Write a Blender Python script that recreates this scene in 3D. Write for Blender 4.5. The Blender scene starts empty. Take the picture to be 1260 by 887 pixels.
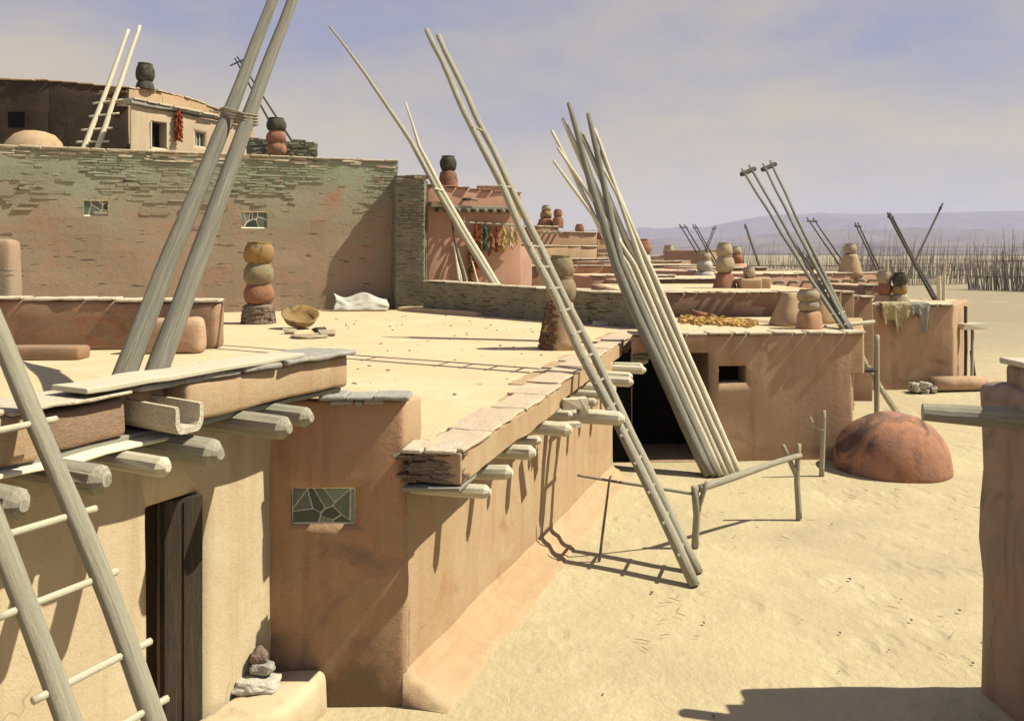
import bpy, bmesh, math, random
from mathutils import Vector, noise, Matrix
R = math.radians
random.seed(7)
SC = bpy.context.scene
COL = SC.collection

# ------------------------------------------------------------------ camera
H, F, HZ, CX = 3.7, 1100.0, 312.0, 630.0
cd = bpy.data.cameras.new('camera'); cam = bpy.data.objects.new('camera', cd); COL.objects.link(cam)
cam.location = (0, 0, H); cam.rotation_euler = (R(90), 0, 0)
cd.sensor_width = 36; cd.lens = 36 * F / 1260; cd.shift_y = -(443.5 - HZ) / 1260
cd.clip_start = 0.1; cd.clip_end = 20000
SC.camera = cam

# ------------------------------------------------------------------ light
EL, AZ = 51.5, .4
s = Vector((math.cos(R(EL)) * math.cos(R(AZ)), math.cos(R(EL)) * math.sin(R(AZ)), math.sin(R(EL))))
ld = bpy.data.lights.new('sun', 'SUN'); ld.energy = 5.0; ld.angle = R(0.5); ld.color = (1, .955, .76)
sun = bpy.data.objects.new('sun', ld); COL.objects.link(sun); sun.location = (60, 5, 60)
sun.rotation_euler = s.to_track_quat('Z', 'Y').to_euler()

W = bpy.data.worlds.new('World'); SC.world = W; W.use_nodes = True
nt = W.node_tree; nt.nodes.clear()
N = lambda t: nt.nodes.new(t)
L = lambda a, b: nt.links.new(a, b)
out = N('ShaderNodeOutputWorld'); bg = N('ShaderNodeBackground'); bg.inputs['Strength'].default_value = 0.1
sky = N('ShaderNodeTexSky'); sky.sky_type = 'NISHITA'; sky.sun_disc = False
sky.sun_elevation = R(EL); sky.sun_rotation = R(90 - AZ); sky.dust_density = 4; sky.air_density = 1.2; sky.altitude = 1900
tc = N('ShaderNodeTexCoord'); mp = N('ShaderNodeMapping'); mp.inputs['Scale'].default_value = (1.6, 1.6, 4.2)
n1 = N('ShaderNodeTexNoise'); n1.inputs['Scale'].default_value = 2.2; n1.inputs['Detail'].default_value = 7; n1.inputs['Roughness'].default_value = .55
sep = N('ShaderNodeSeparateXYZ'); mr = N('ShaderNodeMapRange'); mr.inputs[1].default_value = -.02; mr.inputs[2].default_value = .34
ad = N('ShaderNodeMath'); ad.operation = 'MULTIPLY_ADD'
sb = N('ShaderNodeMath'); sb.operation = 'SUBTRACT'; sb.inputs[1].default_value = .5
ramp = N('ShaderNodeValToRGB'); cr = ramp.color_ramp
cr.elements[0].position = .0; cr.elements[0].color = (.70, .56, .34, 1)
cr.elements[1].position = 1; cr.elements[1].color = (.35, .355, .48, 1)
e = cr.elements.new(.35); e.color = (.65, .53, .365, 1)
e = cr.elements.new(.62); e.color = (.52, .46, .425, 1)
sc_ = N('ShaderNodeVectorMath'); sc_.operation = 'SCALE'; sc_.inputs['Scale'].default_value = 6.0
mx = N('ShaderNodeMix'); mx.data_type = 'RGBA'; mx.inputs['Factor'].default_value = .90
L(tc.outputs['Generated'], mp.inputs['Vector']); L(mp.outputs[0], n1.inputs['Vector'])
L(tc.outputs['Generated'], sep.inputs[0]); L(sep.outputs['Z'], mr.inputs[0])
L(n1.outputs[0], sb.inputs[0]); L(sb.outputs[0], ad.inputs[0]); ad.inputs[1].default_value = 2.1; L(mr.outputs[0], ad.inputs[2])
L(ad.outputs[0], ramp.inputs[0]); L(ramp.outputs[0], sc_.inputs[0])
L(sky.outputs[0], mx.inputs[6]); L(sc_.outputs[0], mx.inputs[7]); L(mx.outputs[2], bg.inputs['Color']); L(bg.outputs[0], out.inputs['Surface'])

vs = SC.view_settings; vs.view_transform = 'Standard'; vs.look = 'None'; vs.exposure = 0.6; vs.gamma = 1; vs.use_curve_mapping = False
SC.render.engine = 'CYCLES'; SC.cycles.max_bounces = 6; SC.cycles.diffuse_bounces = 1; SC.cycles.volume_bounces = 1

# ------------------------------------------------------------------ points
def at(px, py, Y): return Vector(((px - CX) / F * Y, Y, H - (py - HZ) / F * Y))
def on(px, py, z=0.0):
    Y = F * (H - z) / (py - HZ); return Vector(((px - CX) / F * Y, Y, z))
def fbm(p, o=4):
    return noise.fractal(p, 1.0, 2.0, o)

# ------------------------------------------------------------------ materials
def mat(name, c1, c2=None, c3=None, scale=.8, bump=.5, bscale=14, rough=.92, stain=None, zgrad=None, marks=None, streak=False, uv=False, fine=.25, spec=.15, ygrad=None, K=.70, run=None, splash=None, cracks=None, dents=None):
    """c1/c2 broad washes, c3 blotches; stain=(colour, scale, threshold); zgrad=(z0,z1,colour) a band of a different plaster with height"""
    m = bpy.data.materials.new(name); m.use_nodes = True; t = m.node_tree; b = t.nodes['Principled BSDF']
    N = lambda k: t.nodes.new(k); L = lambda a, c: t.links.new(a, c)
    c2 = c2 or c1; c3 = c3 or c2
    kk = lambda c: tuple(v * K for v in c)
    c1, c2, c3 = kk(c1), kk(c2), kk(c3)
    if stain: stain = (kk(stain[0]), stain[1], stain[2])
    if zgrad: zgrad = (zgrad[0], zgrad[1], kk(zgrad[2]))
    if ygrad: ygrad = (ygrad[0], ygrad[1], kk(ygrad[2]))
    if marks: marks = (kk(marks[0]), *marks[1:])
    if uv:
        tcn = N('ShaderNodeTexCoord'); src = tcn.outputs['UV']
    else:
        g = N('ShaderNodeNewGeometry'); src = g.outputs['Position']
    vec = src
    if streak:
        mpn = N('ShaderNodeMapping'); mpn.inputs['Scale'].default_value = streak; L(src, mpn.inputs[0]); vec = mpn.outputs[0]
    def ns(sc, det, ro=.6, v=None, dist=0):
        n = N('ShaderNodeTexNoise'); n.inputs['Scale'].default_value = sc; n.inputs['Detail'].default_value = det; n.inputs['Roughness'].default_value = ro
        n.inputs['Distortion'].default_value = dist; L(v or vec, n.inputs['Vector']); return n.outputs[0]
    def mapr(x, a, b_, c=0, d=1):
        q = N('ShaderNodeMapRange'); q.inputs[1].default_value = a; q.inputs[2].default_value = b_; q.inputs[3].default_value = c; q.inputs[4].default_value = d; L(x, q.inputs[0]); return q.outputs[0]
    def mix(f, a, bcol, blend='MIX'):
        q = N('ShaderNodeMix'); q.data_type = 'RGBA'; q.blend_type = blend
        if isinstance(f, float): q.inputs[0].default_value = f
        else: L(f, q.inputs[0])
        for i, v in ((6, a), (7, bcol)):
            if isinstance(v, tuple): q.inputs[i].default_value = (*v, 1)
            else: L(v, q.inputs[i])
        return q.outputs[2]
    col = mix(mapr(ns(scale, 6, .62, dist=.4), .38, .62), c1, c2)
    col = mix(mapr(ns(scale * 2.3, 7, .65, dist=.8), .5, .68), col, c3)
    if zgrad:
        z0, z1, zc = zgrad
        sp = N('ShaderNodeSeparateXYZ'); L(src, sp.inputs[0])
        a = N('ShaderNodeMath'); a.operation = 'MULTIPLY_ADD'; L(ns(.9, 5), a.inputs[0]); a.inputs[1].default_value = 1.6 * abs(z1 - z0); L(sp.outputs['Z'], a.inputs[2])
        col = mix(mapr(a.outputs[0], z0 + .8 * abs(z1 - z0), z1 + .8 * abs(z1 - z0)), col, zc)
    if ygrad:
        y0, y1, yc = ygrad; sp = N('ShaderNodeSeparateXYZ'); L(src, sp.inputs[0])
        a = N('ShaderNodeMath'); a.operation = 'MULTIPLY_ADD'; L(ns(.06, 5), a.inputs[0]); a.inputs[1].default_value = 40; L(sp.outputs['Y'], a.inputs[2])
        col = mix(mapr(a.outputs[0], y0 + 20, y1 + 20), col, yc)
    if stain:
        sc_, s_, th = stain
        col = mix(mapr(ns(s_, 5, .6, dist=1.2), th, th + .12), col, sc_)
    if marks:      # short flat dark chips and courses
        mc, msx, msz, th = marks
        q = N('ShaderNodeMapping'); q.inputs['Scale'].default_value = (msx, msx, msz); L(src, q.inputs[0])
        col = mix(mapr(ns(1, 2, .4, v=q.outputs[0]), th, th + .05), col, mc)
    if run:        # rain runnels: narrow washes of another tone down the face
        q = N('ShaderNodeMapping'); q.inputs['Scale'].default_value = (3.2, 3.2, .28); L(src, q.inputs[0])
        col = mix(mapr(ns(1.4, 5, .6, v=q.outputs[0]), .52, .66, 0, .7), col, kk(run))
    if splash:     # dirt splashed and worn at the foot of the wall
        zt_, scol = splash; sp = N('ShaderNodeSeparateXYZ'); L(src, sp.inputs[0])
        a = N('ShaderNodeMath'); a.operation = 'MULTIPLY_ADD'; L(ns(2.2, 6, .65), a.inputs[0]); a.inputs[1].default_value = -1.4; L(sp.outputs['Z'], a.inputs[2])
        col = mix(mapr(a.outputs[0], zt_ - .7, zt_ - .7 - .35, 0, .85), col, kk(scol))
    crk = None
    if cracks:
        vz = N('ShaderNodeTexVoronoi'); vz.feature = 'DISTANCE_TO_EDGE'; vz.inputs['Scale'].default_value = cracks
        wv = N('ShaderNodeVectorMath'); wv.operation = 'MULTIPLY_ADD'; nz = N('ShaderNodeTexNoise'); nz.inputs['Scale'].default_value = 4; L(src, nz.inputs['Vector'])
        L(nz.outputs['Color'], wv.inputs[0]); wv.inputs[1].default_value = (.35, .35, .35); L(src, wv.inputs[2]); L(wv.outputs[0], vz.inputs['Vector'])
        c_ = mapr(vz.outputs['Distance'], .002, .008, 1, 0); m2 = N('ShaderNodeMath'); m2.operation = 'MULTIPLY'; L(c_, m2.inputs[0]); L(mapr(ns(.9, 3), .54, .66, 0, .7), m2.inputs[1])
        crk = m2.outputs[0]; col = mix(crk, col, kk(tuple(v * .8 for v in c2)))
    f = ns(60 if not uv else 40, 3, .7)
    v = N('ShaderNodeHueSaturation'); L(mapr(f, .3, .7, 1 - fine, 1 + fine), v.inputs['Value']); L(col, v.inputs['Color']); col = v.outputs[0]
    L(col, b.inputs['Base Color']); b.inputs['Roughness'].default_value = rough
    b.inputs['Specular IOR Level'].default_value = spec
    bp = N('ShaderNodeBump'); bp.inputs['Strength'].default_value = bump; bp.inputs['Distance'].default_value = .03
    bn = N('ShaderNodeMath'); bn.operation = 'MULTIPLY_ADD'; L(ns(bscale * 4, 4, .7), bn.inputs[0]); bn.inputs[1].default_value = .35; L(ns(bscale, 6, .65), bn.inputs[2])
    hgt_ = bn.outputs[0]
    if dents:      # trodden hollows
        for sc__, th__, amt in dents:
            q = N('ShaderNodeMapping'); q.inputs['Rotation'].default_value = (0, 0, .6); q.inputs['Scale'].default_value = (sc__, sc__ * .55, 1); L(src, q.inputs[0])
            vz = N('ShaderNodeTexVoronoi'); vz.inputs['Scale'].default_value = 1; L(q.outputs[0], vz.inputs['Vector'])
            k_ = N('ShaderNodeMath'); k_.operation = 'MULTIPLY'; L(mapr(vz.outputs['Distance'], th__, th__ + .16, -amt, 0), k_.inputs[0]); L(mapr(ns(.45, 3), .42, .56), k_.inputs[1])
            a2 = N('ShaderNodeMath'); a2.operation = 'ADD'; L(hgt_, a2.inputs[0]); L(k_.outputs[0], a2.inputs[1]); hgt_ = a2.outputs[0]
    L(hgt_, bp.inputs['Height']); L(bp.outputs[0], b.inputs['Normal'])
    return m

M = {}
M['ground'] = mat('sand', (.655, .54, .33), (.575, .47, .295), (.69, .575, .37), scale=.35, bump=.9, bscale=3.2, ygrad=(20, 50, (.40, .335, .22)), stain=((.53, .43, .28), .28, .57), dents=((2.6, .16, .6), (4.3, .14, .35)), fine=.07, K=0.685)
M['roof'] = mat('roof_clay', (0.680, 0.514, 0.325), (0.640, 0.473, 0.286), (0.700, 0.557, 0.359), scale=.5, bump=.3, bscale=10, marks=((0.360, 0.231, 0.136), 3.5, 3.5, .745), fine=.08, K=0.83, stain=((.60, .45, .31), .45, .58), cracks=.6)
M['wall_cream'] = mat('cream_plaster', (.68, .545, .36), (.625, .485, .315), (.70, .58, .39), scale=.7, bump=.25, fine=.07, stain=((.58, .42, .27), 1.1, .62), run=(.57, .42, .27), cracks=.9, K=0.765)
M['wall_pink'] = mat('pink_plaster', (.57, .40, .25), (.51, .345, .20), (.575, .43, .27), scale=.8, bump=.3, fine=.08, stain=((.46, .27, .15), 1.2, .60), run=(.50, .31, .185), cracks=.8, K=0.745)
M['wall_blush'] = mat('blush_plaster', (.66, .50, .355), (.60, .45, .32), (.67, .52, .38), scale=.8, bump=.25, fine=.07, run=(.55, .40, .28))
M['wall_brown'] = mat('brown_plaster', (.49, .285, .175), (.40, .26, .16), (.47, .24, .135), scale=.9, bump=.45, K=0.92, stain=((.20, .15, .12), .8, .58), fine=.10, run=(.34, .20, .12), splash=(.55, (.17, .12, .08)), cracks=.9)
M['wall_earth'] = mat('earth_plaster', (.45, .30, .195), (.37, .25, .165), (.43, .255, .16), scale=1.0, bump=.45, K=0.99, stain=((.27, .175, .115), 1.1, .58), fine=.10, run=(.33, .215, .14), cracks=.8)
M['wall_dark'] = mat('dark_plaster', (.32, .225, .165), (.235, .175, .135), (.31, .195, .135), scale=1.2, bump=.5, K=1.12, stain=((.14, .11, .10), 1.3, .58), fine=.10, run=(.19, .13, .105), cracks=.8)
M['wall_shade'] = mat('shade_plaster', (.085, .06, .042), (.12, .08, .055), (.06, .045, .035), scale=1.0, bump=.6)  # near-black tone paints the shade on the upper storey's front
M['wall_rose'] = mat('rose_plaster', (.66, .38, .27), (.60, .34, .235), (.68, .42, .31), scale=.6, bump=.22, fine=.08, K=0.75)
M['wall_rust'] = mat('rust_plaster', (.44, .27, .175), (.36, .235, .155), (.31, .215, .15), scale=.9, bump=.4, streak=(1, 1, 2.2), stain=((.42, .16, .08), .9, .58), K=0.74)
M['wall_stone'] = mat('stone_wall', (.35, .265, .19), (.31, .25, .175), (.39, .245, .17), scale=.5, bump=.5, bscale=6, zgrad=(4.4, 5.8, (.31, .325, .235)), marks=((.12, .095, .075), 2.2, 16, .67), stain=((.42, .235, .16), .5, .61), fine=.12, K=0.86)
M['stone_grey'] = mat('grey_stone', (0.222, 0.206, 0.149), (0.180, 0.175, 0.132), (0.276, 0.237, 0.167), K=.95, scale=2, bump=.8, bscale=9, marks=((0.090, 0.081, 0.063), 3, 26, .60))
M['stone_cap'] = mat('cap_stone', (.68, .59, .44), (.58, .49, .38), (.72, .63, .48), scale=2.0, bump=.6, bscale=12, K=0.78)
M['stone_cap_rose'] = mat('cap_stone_rose', (.70, .55, .38), (.64, .48, .34), (.58, .48, .38), scale=1.6, bump=.5, bscale=12, K=0.74)
M['stone_blue'] = mat('slate_cap', (.46, .43, .38), (.38, .36, .32), (.55, .50, .42), scale=2.5, bump=.5, bscale=12)
M['stone_white'] = mat('white_stone', (.72, .67, .57), (.66, .60, .50), bump=.6)
M['stone_mid'] = mat('brown_stone', (.34, .26, .20), (.28, .22, .17), (.20, .13, .09), scale=5, bump=.8)
M['wood'] = mat('weathered_wood', (.62, .565, .425), (.50, .455, .345), (.32, .295, .23), scale=1.2, bump=.7, bscale=8, uv=True, streak=(9, .7, 1), fine=.15, K=0.8)
M['wood_dark'] = mat('grey_wood', (.36, .335, .27), (.24, .23, .19), (.50, .46, .36), scale=1.2, bump=.7, bscale=8, uv=True, streak=(9, .6, 1), fine=.15, K=0.78)
M['wood_pale'] = mat('pale_wood', (.74, .67, .50), (.66, .60, .44), (.48, .43, .32), scale=1.2, bump=.6, bscale=8, uv=True, streak=(9, .6, 1), fine=.12, K=0.98)
M['wood_bark'] = mat('bark_wood', (.13, .115, .10), (.10, .09, .08), (.20, .17, .14), scale=2, bump=.6, uv=True, streak=(8, .8, 1))
M['door'] = mat('door_wood', (.10, .072, .05), (.075, .055, .04), (.13, .095, .065), scale=2.2, bump=.6, streak=(9, 9, .6))
M['clay_buff'] = mat('buff_pottery', (.46, .38, .255), (.38, .31, .21), (.31, .25, .17), scale=3, bump=.45, K=.85, stain=((.10, .085, .065), 2.2, .57))
M['clay_red'] = mat('red_pottery', (.36, .17, .10), (.28, .135, .085), (.24, .15, .10), scale=3, bump=.5, K=.85, stain=((.10, .075, .055), 2.2, .57))
M['clay_ochre'] = mat('ochre_pottery', (.38, .235, .085), (.30, .19, .085), (.20, .16, .09), scale=3, bump=.5, K=.85, stain=((.06, .055, .045), 2.2, .54))
M['clay_black'] = mat('sooty_pottery', (.085, .08, .06), (.06, .06, .05), (.19, .15, .085), scale=3, bump=.3)
M['clay_green'] = mat('mossy_pottery', (.25, .225, .13), (.30, .20, .125), (.15, .15, .09), scale=2.6, bump=.5, K=.9, stain=((.08, .08, .05), 2.0, .57))
M['masonry_moss'] = mat('mossy_masonry', (.135, .14, .07), (.30, .16, .10), (.08, .085, .05), scale=2.2, bump=1, bscale=16)
M['oven'] = mat('oven_clay', (.46, .225, .13), (.35, .17, .105), (.29, .175, .145), scale=1.1, bump=.5, bscale=7, K=.9, stain=((.12, .075, .06), 1.0, .53), fine=.12, run=(.24, .13, .09))
M['void'] = mat('shade_inside', (.018, .015, .013), (.012, .01, .009), bump=.2)  # near-black colour stands in for the shade inside openings
M['chili'] = mat('dried_chili', (.30, .045, .02), (.42, .10, .03), (.20, .05, .02), scale=9)
M['chili_brown'] = mat('brown_chili', (.24, .11, .035), (.36, .17, .05), (.16, .07, .03), scale=9)
M['teal'] = mat('teal_corn', (.05, .16, .14), (.07, .20, .17), (.10, .12, .08), scale=9)
M['corn'] = mat('yellow_corn', (.66, .48, .10), (.60, .42, .12), (.70, .60, .34), scale=9)
M['corn_white'] = mat('white_corn', (.74, .66, .45), (.66, .56, .34), scale=9)
M['corn_orange'] = mat('orange_corn', (.62, .36, .10), (.66, .45, .16), (.46, .22, .07), scale=7)
M['straw'] = mat('straw', (.34, .26, .16), (.5, .42, .26), (.2, .15, .1), scale=5)
M['hide'] = mat('hide', (.56, .47, .27), (.60, .48, .24), (.40, .38, .29), scale=2.2, bump=.4, stain=((.46, .13, .05), 2.1, .60))
M['hide_grey'] = mat('grey_hide', (.40, .38, .33), (.46, .43, .36), (.30, .28, .24), scale=3, bump=.4)
M['cloth'] = mat('white_cloth', (.76, .73, .64), (.70, .66, .58), bump=.3, fine=.05)
M['rope'] = mat('rope', (.55, .48, .34), (.42, .36, .25), bump=.8, bscale=40)
M['fence'] = mat('fence_wood', (.34, .28, .25), (.25, .21, .20), (.40, .33, .27), scale=.6, bump=.2)
M['hill'] = mat('hill_rock', (.24, .19, .18), (.17, .14, .14), (.28, .22, .19), scale=.004, bump=.2)
M['plaster_rim'] = mat('pale_mortar', (.82, .77, .62), (.76, .70, .55), bump=.2, K=1.08)
def selenite():
    m = mat('selenite_glass', (.15, .19, .15), (.085, .12, .10), (.22, .24, .19), scale=3.0, bump=.1, rough=.3, spec=.5, fine=.05)
    return m
M['glass'] = selenite()
M['glass_mid'] = mat('grey_glass', (.20, .25, .20), (.26, .30, .24), rough=.3, spec=.5, bump=.1, fine=.05)
M['glass_dark'] = mat('dark_glass', (.035, .05, .045), (.05, .07, .06), rough=.25, spec=.5, bump=.1, fine=.05)

# ------------------------------------------------------------------ object helpers
def tag(o, label=None, cat=None, group=None, kind=None):
    if label: o['label'] = label
    if cat: o['category'] = cat
    if group: o['group'] = group
    if kind: o['kind'] = kind
    return o
def thing(name, loc, label, cat, group=None):
    o = bpy.data.objects.new(name, None); COL.objects.link(o); o.location = loc; o.empty_display_size = .2
    return tag(o, label, cat, group)
def root_loc(p):
    v = Vector((0, 0, 0))
    while p is not None:
        v += p.location; p = p.parent
    return v
def build(name, bm, m, parent=None, loc=None, smooth=False):
    """links bm (world coordinates) as one mesh object; a top-level mesh gets its origin at its base"""
    bmesh.ops.recalc_face_normals(bm, faces=bm.faces)
    if parent is not None: off = root_loc(parent)
    else:
        if loc is None:
            xs = [v.co for v in bm.verts]
            lo = min(v.z for v in xs); off = Vector((sum(v.x for v in xs) / len(xs), sum(v.y for v in xs) / len(xs), lo))
        else: off = Vector(loc)
    for v in bm.verts: v.co -= off
    me = bpy.data.meshes.new(name); bm.to_mesh(me); bm.free()
    o = bpy.data.objects.new(name, me); COL.objects.link(o); me.materials.append(M[m] if isinstance(m, str) else m)
    if parent is not None: o.parent = parent
    else: o.location = off
    if 'stonework' in name or name == 'eave_stones': o['kind'] = 'stuff'
    if smooth:
        for p in me.polygons: p.use_smooth = True
    return o
def copy_tree(o, parent=None):
    c = o.copy(); COL.objects.link(c); c.parent = parent
    for ch in o.children: copy_tree(ch, c)
    return c
def NB(): return bmesh.new()
def ccw(q):
    a = sum(q[i][0] * q[(i + 1) % 4][1] - q[(i + 1) % 4][0] * q[i][1] for i in range(4))
    return list(q) if a > 0 else [q[0], q[3], q[2], q[1]]

def rhex(bm, quad, z0, z1, r=.06, step=.35, amp=.02, nscale=1.3, tops=None, seed=0):
    """a rounded, slightly uneven block on a plan quad; tops = four own top heights"""
    q = [Vector((p[0], p[1], 0)) for p in quad]; idx = list(range(4))
    a = sum(q[i].x * q[(i + 1) % 4].y - q[(i + 1) % 4].x * q[i].y for i in range(4))
    if a < 0: idx = [0, 3, 2, 1]
    q = [q[i] for i in idx]; tp = [z1] * 4 if tops is None else [tops[i] for i in idx]
    LX = (q[1] - q[0]).length; LY = (q[3] - q[0]).length; LZ = max(tp) - z0
    r = min(r, LX * .45, LY * .45, LZ * .45)
    def samp(Ln):
        n = max(1, int((Ln - 2 * r) / step)); mid = [r + (Ln - 2 * r) * i / n for i in range(n + 1)]
        return [0, r * .4] + mid + [Ln - r * .4, Ln]
    S = [samp(LX), samp(LY), samp(LZ)]; Ls = (LX, LY, LZ); cache = {}
    sv = Vector((seed * 3.7, seed * 1.3, seed * 2.1))
    def V(p):
        k = (round(p[0], 5), round(p[1], 5), round(p[2], 5))
        if k in cache: return cache[k]
        c = Vector([min(max(p[i], r), Ls[i] - r) for i in range(3)]); d = Vector(p) - c
        if d.length > 1e-9:
            m_ = max(abs(d.x), abs(d.y), abs(d.z)); d = d.normalized() * m_ if m_ > 0 else d
        w = c + d; u, v, t = w.x / LX, w.y / LY, w.z / LZ
        b = q[0] * (1 - u) * (1 - v) + q[1] * u * (1 - v) + q[2] * u * v + q[3] * (1 - u) * v
        zt = tp[0] * (1 - u) * (1 - v) + tp[1] * u * (1 - v) + tp[2] * u * v + tp[3] * (1 - u) * v
        P = Vector((b.x, b.y, z0 + (zt - z0) * t))
        if amp:
            nv = noise.noise_vector(P * nscale + sv) + .4 * noise.noise_vector(P * nscale * 3.1 + sv)
            P += nv * amp
        cache[k] = bm.verts.new(P); return cache[k]
    for ax in range(3):
        a1, a2 = [i for i in range(3) if i != ax]
        for side in (0, Ls[ax]):
            for i in range(len(S[a1]) - 1):
                for j in range(len(S[a2]) - 1):
                    vs_ = []
                    for (ii, jj) in ((i, j), (i + 1, j), (i + 1, j + 1), (i, j + 1)):
                        p = [0, 0, 0]; p[ax] = side; p[a1] = S[a1][ii]; p[a2] = S[a2][jj]; vs_.append(V(p))
                    if len(set(vs_)) == 4:
                        try: bm.faces.new(vs_)
                        except ValueError: pass
    return bm
def strip(p0, p1, w, side=1):
    """plan quad of a wall of thickness w from p0 to p1, thickness to the left (side=1) of the run"""
    a, b = Vector(p0[:2]), Vector(p1[:2]); d = (b - a).normalized(); n = Vector((-d.y, d.x)) * w * side
    return [a, b, b + n, a + n]

def tube(bm, pts, rad, seg=10, wob=.0, cap='flat', seed=0, uvoff=None):
    """a tapered round pole through pts with streak UVs"""
    uvl = bm.loops.layers.uv.verify(); pts = [Vector(p) for p in pts]
    if not hasattr(rad, '__len__'): rad = [rad] * len(pts)
    # resample
    P, Rr = [], []
    total = sum((pts[i + 1] - pts[i]).length for i in range(len(pts) - 1)); rm = max(rad)
    st = max(total / 24, rm * 2.5)
    for i in range(len(pts) - 1):
        n = max(1, int((pts[i + 1] - pts[i]).length / st))
        for k in range(n):
            f = k / n; P.append(pts[i].lerp(pts[i + 1], f)); Rr.append(rad[i] * (1 - f) + rad[i + 1] * f)
    P.append(pts[-1]); Rr.append(rad[-1])
    d0 = (P[-1] - P[0]).normalized(); up = Vector((0, 0, 1)) if abs(d0.z) < .9 else Vector((1, 0, 0))
    rings = []; ln = 0; lens = []
    uo = random.random() * 20 if uvoff is None else uvoff
    for i, p in enumerate(P):
        d = (P[min(i + 1, len(P) - 1)] - P[max(i - 1, 0)]).normalized()
        x = d.cross(up).normalized(); y = d.cross(x).normalized()
        if i: ln += (P[i] - P[i - 1]).length
        lens.append(ln)
        c = p + (noise.noise_vector(p * .8 + Vector((seed * 5.1, 0, seed))) * wob if 0 < i < len(P) - 1 else Vector((0, 0, 0)))
        ring = []
        for k in range(seg):
            a = 2 * math.pi * k / seg; rr = Rr[i] * (1 + .12 * noise.noise(Vector((math.cos(a), math.sin(a), ln * 1.5 + uo))) + .16 * max(0, noise.noise(Vector((math.cos(a) * .8, math.sin(a) * .8, ln * 4.5 + uo))) - .25))
            ring.append(bm.verts.new(c + x * math.cos(a) * rr + y * math.sin(a) * rr))
        rings.append(ring)
    for i in range(len(rings) - 1):
        for k in range(seg):
            f = bm.faces.new((rings[i][k], rings[i][(k + 1) % seg], rings[i + 1][(k + 1) % seg], rings[i + 1][k]))
            uu = (k / seg, (k + 1) / seg, (k + 1) / seg, k / seg); vv = (lens[i], lens[i], lens[i + 1], lens[i + 1])
            for l, u_, v_ in zip(f.loops, uu, vv): l[uvl].uv = (u_ * 2 + uo, v_ + uo)
    for ring, p, r_, d in ((rings[0], P[0], Rr[0], (P[0] - P[1]).normalized()), (rings[-1], P[-1], Rr[-1], (P[-1] - P[-2]).normalized())):
        if cap == 'axe':
            inner = [bm.verts.new(p + d * r_ * .75 + (v.co - p) * .38) for v in ring]
            fs = [bm.faces.new((ring[k], ring[(k + 1) % seg], inner[(k + 1) % seg], inner[k])) for k in range(seg)] + [bm.faces.new(inner)]
        else: fs = [bm.faces.new(ring)]
        for f in fs:
            for l in f.loops: l[uvl].uv = (uo + l.vert.co.x * 3, uo + l.vert.co.z * 3)
    return bm

def lathe(bm, c, prof, seg=20, amp=.0, tilt=None, seed=0):
    """prof = (radius, height) list from bottom to top, closed at both ends on the axis"""
    rings = []; Mx = Matrix.Rotation(tilt[0], 3, 'X') @ Matrix.Rotation(tilt[1], 3, 'Y') if tilt else Matrix.Identity(3)
    c = Vector(c)
    for (r_, h_) in prof:
        if r_ < 1e-4: rings.append([bm.verts.new(c + Mx @ Vector((0, 0, h_)))]); continue
        ring = []
        for k in range(seg):
            a = 2 * math.pi * k / seg; q = Vector((math.cos(a), math.sin(a), h_ * 2 + seed))
            rr = r_ * (1 + amp * noise.noise(q * 1.4)); ring.append(bm.verts.new(c + Mx @ Vector((math.cos(a) * rr, math.sin(a) * rr, h_ + amp * .3 * r_ * noise.noise(q * 2)))))
        rings.append(ring)
    for a, b in zip(rings[:-1], rings[1:]):
        for k in range(seg):
            k2 = (k + 1) % seg
            if len(a) == 1 and len(b) == 1: break
            if len(a) == 1: bm.faces.new((a[0], b[k], b[k2]))
            elif len(b) == 1: bm.faces.new((a[k], a[k2], b[0]))
            else: bm.faces.new((a[k], a[k2], b[k2], b[k]))
    if len(rings[0]) > 1: bm.faces.new(rings[0])
    return bm
def pot_profile(w, h):
    r = w / 2
    return [(r * .68, 0), (r * .86, h * .10), (r * .98, h * .3), (r, h * .48), (r * .95, h * .68), (r * .80, h * .86), (r * .70, h * .94), (r * .79, h), (r * .76, h), (r * .66, h * .92), (r * .64, h * .8), (0, h * .78)]
def stone(bm, c, sx, sy, sz, rz=0, seed=0, amp=.12, tilt=0):
    """an irregular angular flat stone"""
    g = bmesh.ops.create_cube(bm, size=1)['verts']
    Mx = Matrix.Rotation(rz, 4, 'Z') @ Matrix.Rotation(tilt, 4, 'X')
    for v in g:
        p = Vector((v.co.x * sx, v.co.y * sy, v.co.z * sz))
        j = Vector((random.uniform(-1, 1) * sx, random.uniform(-1, 1) * sy, random.uniform(-.4, .4) * sz)) * amp
        v.co = Vector(c) + Mx @ (p + j)
    return g
def cut(obj, cutters):
    """carves the boxes (quad, z0, z1) out of obj; the cutters are deleted again"""
    for (q, z0, z1) in cutters:
        bm = NB(); rhex(bm, q, z0, z1, r=.02, step=9, amp=.0)
        c = build('cutter', bm, 'void', None, loc=(0, 0, 0))
        md = obj.modifiers.new('cut', 'BOOLEAN'); md.operation = 'DIFFERENCE'; md.solver = 'EXACT'; md.object = c
        bpy.context.view_layer.update()
        dg = bpy.context.evaluated_depsgraph_get(); me = bpy.data.meshes.new_from_object(obj.evaluated_get(dg))
        obj.modifiers.clear(); old = obj.data; obj.data = me; bpy.data.meshes.remove(old)
        bpy.data.objects.remove(c, do_unlink=True)

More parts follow.
